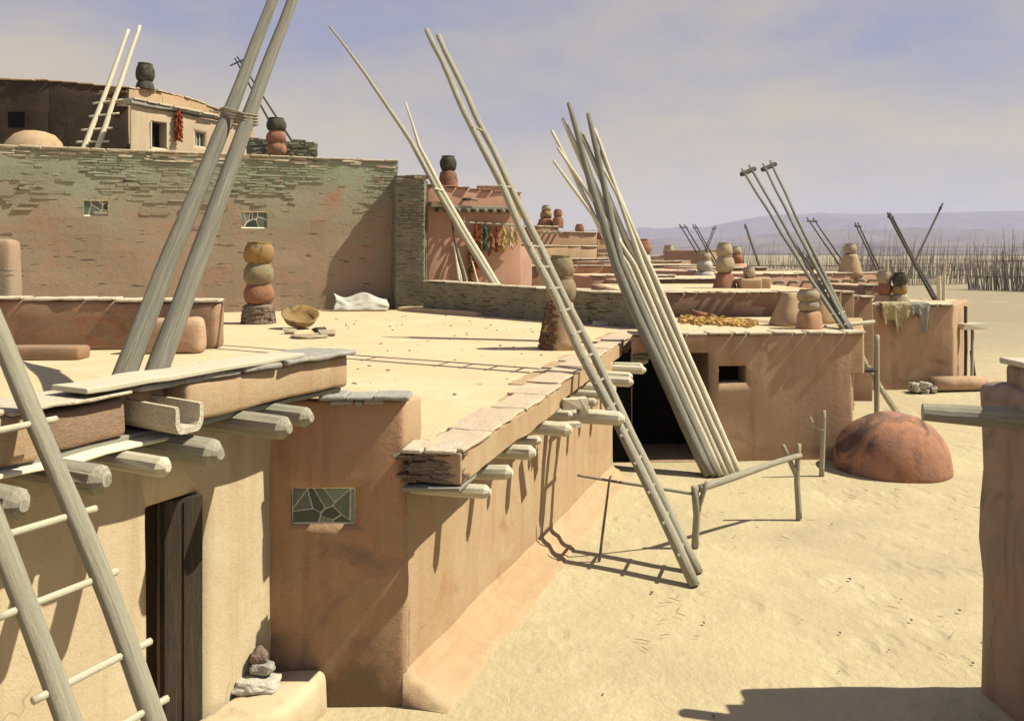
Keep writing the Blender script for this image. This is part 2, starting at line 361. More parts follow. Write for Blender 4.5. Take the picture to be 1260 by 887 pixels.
def coping(parent, p0, p1, z, w, m='stone_cap', n=None, side=1, th=.06, single=False, over=.04, gap=.015, name='coping_stone', zf=None):
    """flat irregular stones laid end to end along an edge"""
    a, b = Vector(p0[:2]), Vector(p1[:2]); Ln = (b - a).length; d = (b - a) / Ln; nn = Vector((-d.y, d.x)) * side
    n = n or max(2, int(Ln / .6)); cuts = [0] + sorted([(i + random.uniform(-.28, .28)) / n for i in range(1, n)]) + [1]
    big = NB() if single else None
    for i in range(n):
        f0, f1 = cuts[i] + gap / Ln, cuts[i + 1] - gap / Ln
        ww = w * random.uniform(.85, 1.12); oo = over * random.uniform(.2, 1.6); t = th * random.uniform(.7, 1.25)
        za, zb = (z, z) if zf is None else (zf(f0), zf(f1))
        q = [a + d * Ln * f0 - nn * oo, a + d * Ln * f1 - nn * oo * random.uniform(.5, 1.4), a + d * Ln * f1 + nn * ww, a + d * Ln * f0 + nn * ww * random.uniform(.9, 1.1)]
        bm = big if single else NB(); zz = (za + zb) / 2 + random.uniform(-.006, .008)
        rhex(bm, q, zz, zz + t, r=.018, step=.12 if not single else .3, amp=.012, nscale=5, seed=i)
        if not single: build(name, bm, m, parent)
    if single: build('coping', big, m, parent)
def face_stones(bm, p0, p1, z0, z1, n, out, sz=(.12, .4), h=(.03, .07), prot=.03, side=-1, dens=None, topf=None):
    """thin stones standing a little proud of a wall face; side gives the outward side"""
    a, b = Vector(p0[:2]), Vector(p1[:2]); Ln = (b - a).length; d = (b - a) / Ln; nn = Vector((-d.y, d.x)) * side
    ang = math.atan2(d.y, d.x)
    for i in range(n):
        f = random.random(); z = z0 + (z1 - z0) * (1 - random.random() ** (dens or 1))
        l = random.uniform(*sz); hh = random.uniform(*h)
        if topf: z = min(z, topf(f) - hh)
        p = a + d * (l / 2 + f * (Ln - l)) + nn * (out - .02)
        stone(bm, (p.x, p.y, z), l, 2 * prot * random.uniform(.8, 1.3), hh, ang + random.uniform(-.03, .03), amp=.14)

def courses(bm, p0, p1, z0, z1, out, row=.075, keep=(1, 1), sz=(.15, .5), prot=.03, side=-1, topf=None):
    """stones laid in courses up a face; keep = share of stones showing at the bottom and at the top"""
    a, b = Vector(p0[:2]), Vector(p1[:2]); Ln = (b - a).length; d = (b - a) / Ln; nn = Vector((-d.y, d.x)) * side; ang = math.atan2(d.y, d.x); z = z0
    while z < z1:
        h_ = row * random.uniform(.75, 1.2); k = (z - z0) / (z1 - z0); kp = keep[0] + (keep[1] - keep[0]) * k; x = random.uniform(0, .2)
        while x < Ln - .1:
            l = min(random.uniform(*sz), Ln - x); f = (x + l / 2) / Ln
            if random.random() < kp and noise.noise(Vector((x * .5, z * 1.1, a.x))) < kp * 1.3 - .35 and (topf is None or z + h_ < topf(f)):
                p = a + d * (x + l / 2) + nn * (out - .02); pr = prot * random.uniform(.75, 1.35)
                stone(bm, (p.x, p.y, z + h_ / 2 + random.uniform(-.008, .008)), l * .96, 2 * pr, h_ * random.uniform(.6, .9), ang + random.uniform(-.02, .02), amp=.10)
            x += l
        z += h_
# ------------------------------------------------------------------ ground, hills
def ground():
    bm = NB(); ys = []
    y = -14.0; st = .5
    while y < 60: ys.append(y); y += st
    ys += [60, 75, 95, 130, 200, 400, 900, 2000, 4500, 9000]
    xs = [-9000, -3000, -900, -250, -80, -30] + [(-20 + i * .5) for i in range(0, 101)] + [40, 70, 120, 300, 900, 3000, 9000]
    vv = {}
    for i, x in enumerate(xs):
        for j, y in enumerate(ys):
            z = .0
            if y < 60 and abs(x) < 40: z = .03 * fbm(Vector((x * .35, y * .35, 0)), 3) - .02
            vv[i, j] = bm.verts.new((x, y, z))
    for i in range(len(xs) - 1):
        for j in range(len(ys) - 1):
            bm.faces.new((vv[i, j], vv[i + 1, j], vv[i + 1, j + 1], vv[i, j + 1]))
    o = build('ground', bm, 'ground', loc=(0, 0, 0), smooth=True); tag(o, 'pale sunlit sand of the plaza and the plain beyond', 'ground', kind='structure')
ground()
def hill(name, prof, D, depth, label, rough):
    """a ridge with real depth: prof = (px, py) skyline"""
    bm = NB(); n = 150; cols = []
    px0, px1 = prof[0][0], prof[-1][0]
    for i in range(n + 1):
        px = px0 + (px1 - px0) * i / n
        for (a, b) in zip(prof[:-1], prof[1:]):
            if a[0] <= px <= b[0]: py = a[1] + (b[1] - a[1]) * (px - a[0]) / (b[0] - a[0]); break
        top = at(px, py + rough * fbm(Vector((px * .02, D, 0)), 4), D)
        col = []
        for k, f in enumerate((0, .25, .5, .8, 1, 1.3, 1.8)):
            if f <= 1: z = top.z * (1 - (1 - f) ** 1.6) ; y = D - depth * (1 - f)
            else: z = top.z * max(0, 1 - (f - 1) * 1.25); y = D + depth * (f - 1)
            s_ = (1 + .22 * fbm(Vector((px * .09, f * 2, D * .01)), 4)) if 0 < f < 1 else 1
            col.append(bm.verts.new((top.x, y, z * s_ - (2 if f in (0, 1.8) else 0))))
        cols.append(col)
    for a, b in zip(cols[:-1], cols[1:]):
        for k in range(len(a) - 1): bm.faces.new((a[k], b[k], b[k + 1], a[k + 1]))
    tag(build(name, bm, 'hill', smooth=True), label, 'hills', kind='structure')
hill('hills', [(-900, 296), (300, 290), (600, 286), (780, 282), (870, 280), (930, 266), (1000, 263), (1120, 263), (1260, 259), (1600, 252), (2300, 270)], 6200, 900, 'long flat-topped blue mesa along the horizon', 1.5)
hill('hills', [(-900, 303), (300, 300), (700, 297), (860, 294), (1000, 284), (1130, 281), (1300, 284), (1700, 278), (2300, 290)], 3600, 500, 'lower blue ridge in front of the flat-topped mesa', 1.5)
hill('hills', [(-900, 309), (500, 306), (900, 303), (1000, 297), (1110, 296), (1300, 300), (1700, 297), (2300, 303)], 2200, 300, 'lowest dark ridge just above the corral fences', 1.2)

# ------------------------------------------------------------------ HOUSE 1: near adobe house
RZ = 2.1
C0, B1 = Vector((-2.0, 7.3)), Vector((-.89, 7.36))
dd = Vector((-.42, -.906)).normalized(); dn = Vector((.906, -.42)).normalized()      # door wall: towards the camera / outward
E1 = Vector((1.70, 14.95)); ed = (E1 - B1).normalized(); en = Vector((ed.y, -ed.x))  # east wall
H1 = thing('adobe_house', (-2, 9, 0), 'large near adobe house with a broad flat roof, jutting log beams and a shaded buttress', 'house')
def xy(v, z=0): return (v.x, v.y, z)
# door wall
bm = NB(); rhex(bm, strip(C0 + dd * 5.2, C0 + dd * -.15, .4, 1), -.1, 2.6, r=.03, amp=.02)
wd = build('wall', bm, 'wall_cream', H1, smooth=True)
def tpar(px, off=0.0):
    """distance along the door wall (offset outward) where picture column px meets it"""
    k = (px - CX) / F; p = C0 + dn * off
    return (k * p.y - p.x) / (dd.x - k * dd.y)
ta, tb, tm = tpar(180), tpar(243), tpar(212)
A = C0 + dd * ta; B = C0 + dd * tb
cut(wd, [([A + dn * .1, B + dn * .1, B - dn * .7, A - dn * .7], .02, 1.95)])
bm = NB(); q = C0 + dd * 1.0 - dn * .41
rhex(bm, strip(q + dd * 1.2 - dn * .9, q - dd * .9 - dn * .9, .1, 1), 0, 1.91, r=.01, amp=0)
build('wall', bm, 'void', H1)  # black panel painting the unlit room behind the door
bm = NB(); a0 = C0 + dd * tpar(209) + dn * .05; b0 = C0 + dd * (tb + .0) + dn * .055
rhex(bm, [a0 - dn * .10 , b0, b0 - dn * .05, a0 - dn * .15], .04, 1.93, r=.008, step=.4, amp=.004)
dr = build('door', bm, 'door', H1)
for k in (.45,):
    bm = NB(); c = a0.lerp(b0, k) - dn * (.10 * (1 - k)) + dn * .0
    rhex(bm, strip(c + dn * .006, c + (b0 - a0).normalized() * .005 + dn * .002, .008, -1), .06, 1.9, r=.002, step=1, amp=0)
    build('plank_joint', bm, 'void', dr)
# buttress
bm = NB(); rhex(bm, [C0 + Vector((-.35, .02)), B1, B1 + ed * .10, C0 + Vector((-.35, .12))], -.1, 2.5, r=.04, amp=.035, nscale=1.6, tops=None, step=.2)
bt = build('buttress', bm, 'wall_brown', H1, smooth=True)
wl, wr = (358 - CX) / F * 7.33, (437 - CX) / F * 7.33
cut(bt, [([(wl, 7.1), (wr, 7.1), (wr, 7.43), (wl, 7.43)], at(0, 645, 7.33).z, at(0, 600, 7.33).z)])
bm = NB(); rhex(bm, [C0 + Vector((-.3, .11)), B1 + ed * .08 + Vector((-.02, 0)), B1 + ed * .40 + Vector((-.02, 0)), C0 + Vector((-.3, .45))], -.1, 2.48, r=.04, amp=.025, step=.2); build('buttress', bm, 'wall_pink', H1, smooth=True)  # side in a lighter colour than the front, painted as sunlit
coping(H1, C0 + Vector((.42, -.03)), B1 + Vector((.06, -.05)), 2.5, .34, 'stone_blue', n=3, side=1, th=.04, gap=.004, over=.06)
coping(H1, C0 + Vector((.52, -.0)), B1 + Vector((-.15, -.0)), 2.455, .3, 'stone_blue', n=3, side=1, th=.05, gap=.004)
# selenite window in the buttress
win = NB(); z0, z1 = at(0, 645, 7.33).z, at(0, 600, 7.33).z
rhex(win, [(wl, 7.36), (wr, 7.36), (wr, 7.42), (wl, 7.42)], z0, z1, r=.004, step=.5, amp=0)
wo = build('window', win, 'plaster_rim', H1)
def mosaic(parent, x0, x1, z0, z1, P, seeds, mname='plaster_rim', w=.006, dark='glass_dark', rnd=3):
    """irregular panes cut like a mosaic, standing just proud of the pale mortar; P(u,v,o) gives the point on the window"""
    rr = random.Random(rnd); pts = [(rr.random() * 1.7, rr.random()) for _ in range(seeds)]; grp = {}
    for k, (sx, sy) in enumerate(pts):
        pl = [(0, 0), (1.7, 0), (1.7, 1), (0, 1)]
        for m_, (tx, ty) in enumerate(pts):
            if m_ == k: continue
            nx, ny = tx - sx, ty - sy; ln = math.hypot(nx, ny); nx /= ln; ny /= ln; lim = ((tx + sx) / 2) * nx + ((ty + sy) / 2) * ny - w
            o_ = []
            for a, b in zip(pl, pl[1:] + pl[:1]):
                da, db = a[0] * nx + a[1] * ny - lim, b[0] * nx + b[1] * ny - lim
                if da <= 0: o_.append(a)
                if (da < 0) != (db < 0) and abs(da - db) > 1e-9:
                    f_ = da / (da - db); o_.append((a[0] + (b[0] - a[0]) * f_, a[1] + (b[1] - a[1]) * f_))
            pl = o_
            if len(pl) < 3: break
        if len(pl) < 3: continue
        mm = ('glass', dark, 'glass_mid')[k % 3]; d = NB()
        fr_ = [d.verts.new(P(min(.975, max(.025, x / 1.7)), min(.955, max(.045, y)), .012)) for x, y in pl]; bk = [d.verts.new(P(min(.975, max(.025, x / 1.7)), min(.955, max(.045, y)), .0)) for x, y in pl]
        d.faces.new(fr_)
        for a in range(len(pl)): d.faces.new((fr_[a], fr_[(a + 1) % len(pl)], bk[(a + 1) % len(pl)], bk[a]))
        build('pane', d, mm, parent)
PW = lambda u, v, o=.0: Vector((wl + (wr - wl) * u, 7.36 - o, z0 + (z1 - z0) * v))
mosaic(wo, 0, 0, 0, 0, PW, 11, w=.022)
fr = NB(); tube(fr, [PW(0, 0), PW(1, 0), PW(1, .96), PW(.9, 1), PW(0, 1), PW(0, 0)], .014, seg=6); build('frame', fr, 'plaster_rim', wo)
# east wall with low vent, berm
bm = NB(); rhex(bm, strip(B1 + ed * .1 - en * .01, B1 + ed * 8.02 - en * .01, .4, 1), -.1, 1.9, r=.03, amp=.03)
we = build('wall', bm, 'wall_pink', H1, smooth=True)
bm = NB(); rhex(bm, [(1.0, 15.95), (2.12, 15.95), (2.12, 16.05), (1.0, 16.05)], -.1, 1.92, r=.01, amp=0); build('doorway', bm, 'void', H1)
bm = NB(); rhex(bm, [(1.0, 14.9), (1.1, 14.9), (1.1, 16), (1.0, 16)], -.1, 1.92, r=.01, amp=0); build('doorway', bm, 'void', H1)  # black panels that colour the recess at the wall end as deep shade
bm = NB(); prev = None; n = 60
for i in range(n + 1):
    t = .0 + 8.0 * i / n; p = B1 + ed * t; sc = .72 - .2 * (i / n); row = []
    for (o, h) in ((-.12, -.1), (-.1, .36), (0.0, .33), (.025, .27), (.07, .225), (.12, .205), (.17, .19), (.22, .15), (.27, .10), (.34, .06), (.43, .03), (.52, .0), (.56, -.06)):
        jit = .02 * noise.noise(Vector((t * 1.6, o * 5, 0))); q = p + en * (o * sc * (1 + .12 * noise.noise(Vector((t, 3, 0)))) + jit)
        row.append(bm.verts.new((q.x, q.y, h * sc + (jit * .6 if h > .02 else 0))))
    if prev:
        for k in range(len(row) - 1): bm.faces.new((prev[k], prev[k + 1], row[k + 1], row[k]))
    if i in (0, n): bm.faces.new(row)
    prev = row
build('wall_footing', bm, 'wall_pink', H1, smooth=True)
# roof
poly = [(-.70, 7.70), (2.80, 18.7), (2.9, 19.0), (-2.35, 24.8), (-3.3, 26.1), (-12.8, 22.3), (-15, 21.4), (-15, 2.9), (-4.05, 2.9), (-2.15, 7.45)]
bm = NB(); lo = [bm.verts.new((x, y, 1.93)) for x, y in poly]; hi = [bm.verts.new((x, y, RZ)) for x, y in poly]
bm.faces.new(hi); bm.faces.new(lo[::-1])
for i in range(len(poly)): bm.faces.new((lo[i], lo[(i + 1) % len(poly)], hi[(i + 1) % len(poly)], hi[i]))
roof = build('roof', bm, 'roof', H1)
# body behind the walls so that the house is closed
bm = NB(); rhex(bm, [(-15, 3), (-4.6, 3), (-2.6, 7.6), (-15, 7.6)], -.1, 1.9, r=.02, step=2, amp=0); rhex(bm, [(-15, 7.8), (-2.6, 7.8), (.9, 18.5), (-15, 21)], -.1, 1.92, r=.02, step=2, amp=0)
build('wall', bm, 'wall_earth', H1)
# east eave slab in three runs, with its stones
lo0, lo1 = Vector((-.41, 7.15)), Vector((2.71, 18.3)); sd = (lo1 - lo0).normalized(); sn = Vector((sd.y, -sd.x)); SL = (lo1 - lo0).length
runs = [(0, 3.68, 0, 1.84, 2.10), (3.70, 6.0, -.06, 1.88, 2.12), (6.02, SL, -.10, 1.86, 2.10)]
for (a, b, o, za, zb) in runs:
    bm = NB(); p, q = lo0 + sd * a + sn * o, lo0 + sd * b + sn * o
    rhex(bm, strip(p, q, .46 if a == 0 else .6, 1), za, zb, r=.02, step=.14, amp=.018, nscale=2.4)
    build('eave', bm, 'wall_pink', H1, smooth=False)
    coping(H1, p, q, zb, .40, 'stone_cap_rose', n=max(3, int((b - a) / .85)), side=1, th=.035, over=.02)
# rough layered near end of the slab
bm = NB()
for i in range(26):
    x = random.uniform(-.84, -.46); z = random.uniform(1.86, 2.09); stone(bm, (x, 7.22 - .10 * (x + .41), z), random.uniform(.1, .3), .08, random.uniform(.015, .035), random.uniform(-.1, .1) - .1, amp=.1)
build('eave_stones', bm, 'stone_mid', H1)
coping(H1, (-.90, 7.20), (-.44, 7.13), 2.10, .40, 'stone_cap', n=2, th=.03, over=.03)
bm = NB(); rhex(bm, [(-.88, 7.15), (-.42, 7.13), (-.30, 7.60), (-.80, 7.60)], 1.80, 1.83, r=.005, amp=.004); build('eave_plank', bm, 'wood_dark', H1)
# east log beams
def viga(y, z, over, r, m='wood_pale', wob=.02):
    t = (y - lo0.y) / sd.y; p = lo0 + sd * t; a = p - sn * 1.15; b = p + sn * over
    bm = NB(); tube(bm, [(a.x, a.y, z + .01), (b.x, b.y, z + random.uniform(-.015, .015))], [r * 1.05, r], seg=10, cap='axe', wob=wob)
    return build('viga', bm, m, H1, smooth=False)
for (y, z, ov, r) in [(7.42, 1.735, .12, .06), (8.05, 1.745, .12, .068), (8.78, 1.76, .14, .07), (9.95, 1.76, .24, .078), (10.62, 1.78, .12, .05), (11.22, 1.66, .62, .088), (9.3, 1.75, .08, .05), (11.8, 1.76, .2, .055), (12.3, 1.76, .32, .06), (12.9, 1.76, .25, .07), (13.55, 1.77, .40, .075), (14.2, 1.77, .3, .07), (14.9, 1.77, .42, .07), (15.5, 1.77, .3, .06), (16.2, 1.77, .3, .06), (17.0, 1.77, .3, .06)]:
    viga(y, z, ov, r)
# wedge blocks under the slab break
for (y, ox, z, sx, sz) in ((10.75, .10, 1.90, .2, .12), (10.9, .22, 1.86, .10, .2), (10.4, .16, 1.72, .35, .05)):
    t = (y - lo0.y) / sd.y; p = lo0 + sd * t + sn * ox; bm = NB(); stone(bm, (p.x, p.y, z), sx, .16, sz, .2); build('packing_stone', bm, 'stone_cap', H1)
# west (door) eave slab, its stones, beams, spout
W0 = Vector((-1.38, 7.45)); 
def wq(px): 
    k = (px - CX) / F; return (k * W0.y - W0.x) / (dd.x - k * dd.y)
t1, t2, t3, t4 = wq(228), wq(160), wq(52), 5.0
for (a, b, o, za, zb, mm) in ((-.05, t1, 0, 2.59, 2.86, 'wall_pink'), (t1 + .0, t2 - .01, -.16, 2.62, 2.84, 'wall_pink'), (t2, t3 - .02, -.02, 2.59, 2.83, 'wall_rust'), (t3, t4, -.01, 2.57, 2.86, 'wall_pink')):
    p, q = W0 + dd * a + dn * o, W0 + dd * b + dn * o
    bm = NB(); rhex(bm, strip(p, q, .62 + o, -1), za, zb, r=.04, step=.14, amp=.018, nscale=2.0); build('eave', bm, mm, H1, smooth=True)
coping(H1, W0 - dd * .08, W0 + dd * (t2 - .05), 2.855, .42, 'stone_blue', n=3, side=-1, th=.035, over=.04)
coping(H1, W0 + dd * (t2 - .0) + dn * .03, W0 + dd * t4, 2.855, .4, 'stone_cap', n=4, side=-1, th=.03, over=.02)
bm = NB(); rhex(bm, strip(W0 + dd * .6 + dn * .05, W0 + dd * (t2 + .35) + dn * .06, .3, -1), 2.90, 2.935, r=.01, step=.15, amp=.012, nscale=3); build('roof_plank', bm, 'wood', H1)
bm = NB(); rhex(bm, strip(W0 - dd * .0 + dn * -.05, W0 + dd * 5 + dn * -.05, .5, -1), 2.545, 2.585, r=.01, step=.2, amp=.012, nscale=3); build('eave_plank', bm, 'wood_dark', H1)
bm = NB(); rhex(bm, strip(W0 + dd * (t2 - .4) + dn * .07, W0 + dd * 5 + dn * .05, .12, -1), 2.53, 2.555, r=.008, step=.2, amp=.014, nscale=3); build('eave_plank', bm, 'wood_pale', H1)
def wviga(px, over, r, z, m='wood'):
    k = (px - CX) / F; base = W0 + dn * over; t = (k * base.y - base.x) / (dd.x - k * dd.y); e_ = base + dd * t; s_ = e_ - dn * (over + .7)
    bm = NB(); tube(bm, [xy(s_, z + .02), xy(e_, z)], [r * 1.05, r], seg=11, cap='axe'); build('viga', bm, m, H1)
wviga(376, .26, .075, 2.50); wviga(348, .34, .082, 2.49); wviga(262, .38, .088, 2.465); wviga(200, .36, .062, 2.46, 'wood_pale'); wviga(122, .32, .082, 2.475); wviga(20, .3, .08, 2.46); wviga(-60, .3, .08, 2.46)
# water spout: a carved stone channel
sp0 = W0 + dd * ((t1 + t2) / 2); bm = NB()
prof = [(-.10, .10), (-.10, -.02), (-.07, -.07), (.07, -.07), (.10, -.02), (.10, .10), (.075, .10), (.07, .0), (.05, -.035), (-.05, -.035), (-.07, .0), (-.075, .10)]
ra = [bm.verts.new(xy(sp0 + dd * u * 1.15 - dn * .35, 2.70 + v)) for u, v in prof]; rb = [bm.verts.new(xy(sp0 + dd * u * 1.15 + dn * .26, 2.665 + v)) for u, v in prof]
for i in range(12): bm.faces.new((ra[i], ra[(i + 1) % 12], rb[(i + 1) % 12], rb[i]))
bm.faces.new(ra); bm.faces.new(rb)
bmesh.ops.bevel(bm, geom=bm.edges[:], offset=.008, segments=2); build('water_spout', bm, 'stone_cap', H1)
# bench at the foot of the buttress
bm = NB(); rhex(bm, [C0 + Vector((-.02, .05)), C0 + Vector((.50, .05)), C0 + Vector((.30, -.75)), C0 + dd * 1.2 + Vector((.05, 0)), ][:4], -.1, .30, r=.09, step=.12, amp=.03, nscale=2.4); build('bench', bm, 'wall_cream', H1, smooth=True)
# parapet wall on the roof at the left, with return end, and the small block in front
tw = [(-9.4, 14.55), (-4.95, 15.0)]
bm = NB(); rhex(bm, strip(tw[0], tw[1], .55, 1), RZ - .02, 2.93, r=.10, step=.2, amp=.03, nscale=1.6, tops=[2.98, 2.88, 2.88, 2.98]); build('parapet', bm, 'wall_rust', H1, smooth=True)
coping(H1, tw[0], (-4.9, 15.0), 2.95, .55, 'stone_cap', n=6, side=1, th=.05, zf=lambda f: 2.97 - .10 * f)
bm = NB(); rhex(bm, [(-6.0, 14.15), (-4.95, 14.25), (-4.95, 14.6), (-6.0, 14.5)], RZ - .02, 2.68, r=.13, step=.1, amp=.03, nscale=2.4); build('roof_step', bm, 'wall_earth', H1, smooth=True)
bm = NB(); rhex(bm, [(-9.2, 13.2), (-6.5, 13.4), (-6.5, 13.8), (-9.2, 13.6)], RZ - .02, 2.30, r=.06, step=.2, amp=.02); build('roof_step', bm, 'wall_rust', H1, smooth=True)
bm = NB(); rhex(bm, [(-9.9, 15.6), (-8.82, 15.7), (-8.85, 16.2), (-9.9, 16.1)], RZ, 3.95, r=.12, step=.25, amp=.03); build('parapet', bm, 'wall_stone', H1, smooth=True)
# low grey stone wall closing the roof at the back
g0, g1 = Vector((-2.48, 24.8)), Vector((2.95, 18.85)); gn = Vector((-(g1 - g0).normalized().y, (g1 - g0).normalized().x))
bm = NB(); rhex(bm, strip(g0, g1, .45, 1), RZ - .05, 2.9, r=.04, step=.25, amp=.03, tops=[2.93, 2.80, 2.80, 2.93]); lw = build('parapet', bm, 'stone_grey', H1)
bm = NB(); courses(bm, g0, g1, RZ, 2.9, 0, row=.06, keep=(.75, .9), sz=(.1, .38), prot=.025, topf=lambda f: 2.93 - .13 * f); build('stonework', bm, 'stone_grey', lw)
coping(H1, g0, g1, 2.9, .45, 'stone_cap', n=14, side=1, single=True, th=.035, zf=lambda f: 2.93 - .13 * f)
# chimneys
def chimney(parent, c, base, pots, seg=22):
    """base = (w_bottom, w_top, h, material, square?), pots = list of (w, h, material)"""
    z = c[2]; ch = None
    if base:
        w0_, w1_, h_, m_, sq = base
        bm = NB()
        if sq: rhex(bm, [(c[0] - w0_ / 2, c[1] - w0_ / 2), (c[0] + w0_ / 2, c[1] - w0_ / 2), (c[0] + w0_ / 2, c[1] + w0_ / 2), (c[0] - w0_ / 2, c[1] + w0_ / 2)], z - .03, z + h_, r=.07, step=.12, amp=.03, nscale=3)
        else: lathe(bm, (c[0], c[1], z - .03), [(w0_ / 2, 0), (w0_ / 2 * .97, h_ * .2), (w0_ * .25 + w1_ * .25, h_ * .55), (w1_ / 2 * 1.04, h_ * .9), (w1_ / 2 * .9, h_ + .03), (w1_ / 2 * .6, h_ + .03), (0, h_)], seg=seg, amp=.16, seed=c[0])
        ch = build('chimney', bm, m_, parent, smooth=True); z += h_
    for i, (w_, h_, m_) in enumerate(pots):
        bm = NB(); lathe(bm, (c[0] + random.uniform(-.015, .015) * w_, c[1], z - (.02 if i else .0)), pot_profile(w_, h_), seg=28, amp=.11, seed=c[0] + i, tilt=(random.uniform(-.03, .03), random.uniform(-.03, .03)))
        o = build('pot', bm, m_, ch or parent, smooth=True); z += h_ * .93
        if ch is None: ch = o
    return ch
c = on(318, 398, RZ); chimney(H1, c, (.74, .62, .44, 'stone_mid', False), [(.66, .50, 'clay_red'), (.68, .52, 'clay_green'), (.68, .50, 'clay_ochre')])
bm = NB()
for i in range(150):
    a = random.uniform(0, 6.28); z = random.uniform(0, .40); rr = .36 - .12 * z
    stone(bm, (c.x + math.cos(a) * rr, c.y + math.sin(a) * rr, RZ + z), random.uniform(.08, .2), .07, random.uniform(.03, .05), a + 1.57)
build('chimney_stonework', bm, 'stone_mid', H1)
c = on(690, 429, RZ); c2 = c
ch = chimney(H1, c, (.70, .46, .78, 'wall_pink', False), [(.52, .44, 'clay_green'), (.46, .40, 'clay_green')])
bm = NB()
for i in range(170):
    a = random.uniform(1.9, 4.3); z = random.uniform(0, .74); rr = .35 - .13 * z / .75
    stone(bm, (c.x + math.cos(a) * rr, c.y + math.sin(a) * rr, RZ + z), random.uniform(.06, .16), .07, random.uniform(.03, .06), a + 1.57)
build('chimney_stonework', bm, 'masonry_moss', H1)

# ------------------------------------------------------------------ right foreground house
H6 = thing('adobe_house', (5, 5, 0), 'dark shaded adobe house corner with one log sticking out, cut off by the picture edge', 'house')
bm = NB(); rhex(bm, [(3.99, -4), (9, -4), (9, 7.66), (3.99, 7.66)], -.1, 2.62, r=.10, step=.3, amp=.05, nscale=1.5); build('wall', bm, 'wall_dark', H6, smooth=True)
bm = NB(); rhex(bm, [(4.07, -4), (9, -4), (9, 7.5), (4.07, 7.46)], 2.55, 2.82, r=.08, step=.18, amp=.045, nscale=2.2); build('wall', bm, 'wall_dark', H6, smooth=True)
coping(H6, (4.07, 7.40), (4.07, 2.0), 2.80, .5, 'stone_cap', n=6, side=1, th=.06)
bm = NB(); p, q = at(1135, 507, 7.25), at(1262, 516, 7.05); q2 = p + (q - p) * 1.6
tube(bm, [p, q2], [.072, .098], seg=14, cap='flat', seed=4); build('viga', bm, 'wood', H6)

# ------------------------------------------------------------------ HOUSE 2: tall stone-topped house at the back left
K0, K1 = Vector((-15.6, 21.18)), Vector((-3.33, 26.08)); kd = (K1 - K0).normalized(); kn = Vector((kd.y, -kd.x)); KL = (K1 - K0).length
H2 = thing('adobe_house', (-9, 27, 0), 'tall house with a long green-grey stone-topped wall and two small windows', 'house')
bm = NB(); rhex(bm, [K0, K1, K1 - kn * 9, K0 - kn * 9], -.1, 6.38, r=.06, step=.4, amp=.04, nscale=.9); w2 = build('wall', bm, 'wall_stone', H2)
def kpt(px): 
    k = (px - CX) / F; return (k * K0.y - K0.x) / (kd.x - k * kd.y)
cuts = []; wins = []
for (a, b, ya, yb) in ((103, 133, 246, 266), (297, 329, 260, 281)):
    p, q = K0 + kd * kpt(a), K0 + kd * kpt(b); zt = at(0, ya, (p.y + q.y) / 2).z; zb = at(0, yb, (p.y + q.y) / 2).z
    cuts.append(([p + kn * .2, q + kn * .2, q - kn * .22, p - kn * .22], zb, zt)); wins.append((p, q, zb, zt))
cut(w2, cuts)
for i, (p, q, zb, zt) in enumerate(wins):
    bm = NB(); rhex(bm, [p - kn * .05, q - kn * .05, q - kn * .10, p - kn * .10], zb, zt, r=.004, step=.9, amp=0); w_ = build('window', bm, 'plaster_rim', H2)
    PP = lambda u, v, o=0, p=p, q=q, zb=zb, zt=zt: Vector((*(p.lerp(q, u) - kn * (.05 - o)), zb + (zt - zb) * v))
    mosaic(w_, 0, 0, 0, 0, PP, 7, w=.035, rnd=5 + i)
    fr = NB(); tube(fr, [PP(0, 0), PP(1, 0), PP(1, 1), PP(0, 1), PP(0, 0)], .03, seg=6); build('frame', fr, 'plaster_rim', w_)
bm = NB(); courses(bm, K0, K1, 4.7, 6.36, 0, row=.078, keep=(.12, 1.0), prot=.028); face_stones(bm, K0, K1, 2.2, 4.8, 70, -.005, sz=(.12, .35), h=(.02, .05), prot=.02)
courses(bm, K0.lerp(K1, .88), K1, 2.2, 6.3, 0, row=.085, keep=(.5, .7), sz=(.12, .4), prot=.02)
build('stonework', bm, 'wall_stone', H2)
bm = NB(); face_stones(bm, K0, K1, 6.15, 6.40, 60, .0, sz=(.2, .6), h=(.03, .06), prot=.05); build('stonework', bm, 'stone_cap', H2)
coping(H2, K0, K1, 6.37, .5, 'stone_cap', n=26, side=1, single=True, th=.045, over=.07)
# pier at its right end
q = [at(487, 300, 25.35), at(522, 300, 25.35), at(526, 300, 26.5), at(478, 300, 26.6)]
bm = NB(); rhex(bm, [(v.x, v.y) for v in q], RZ, 5.85, r=.05, step=.25, amp=.04); pr = build('pier', bm, 'stone_grey', H2)
bm = NB(); courses(bm, q[0], q[1], RZ + .02, 5.8, 0, row=.08, sz=(.12, .35), prot=.035); build('stonework', bm, 'stone_grey', pr)
bm = NB()
for i in range(16): stone(bm, (random.uniform(q[0].x, q[1].x), random.uniform(25.45, 26.2), 5.88), random.uniform(.2, .4), .3, .09, random.uniform(-.4, .4))
build('coping', bm, 'stone_mid', H2)

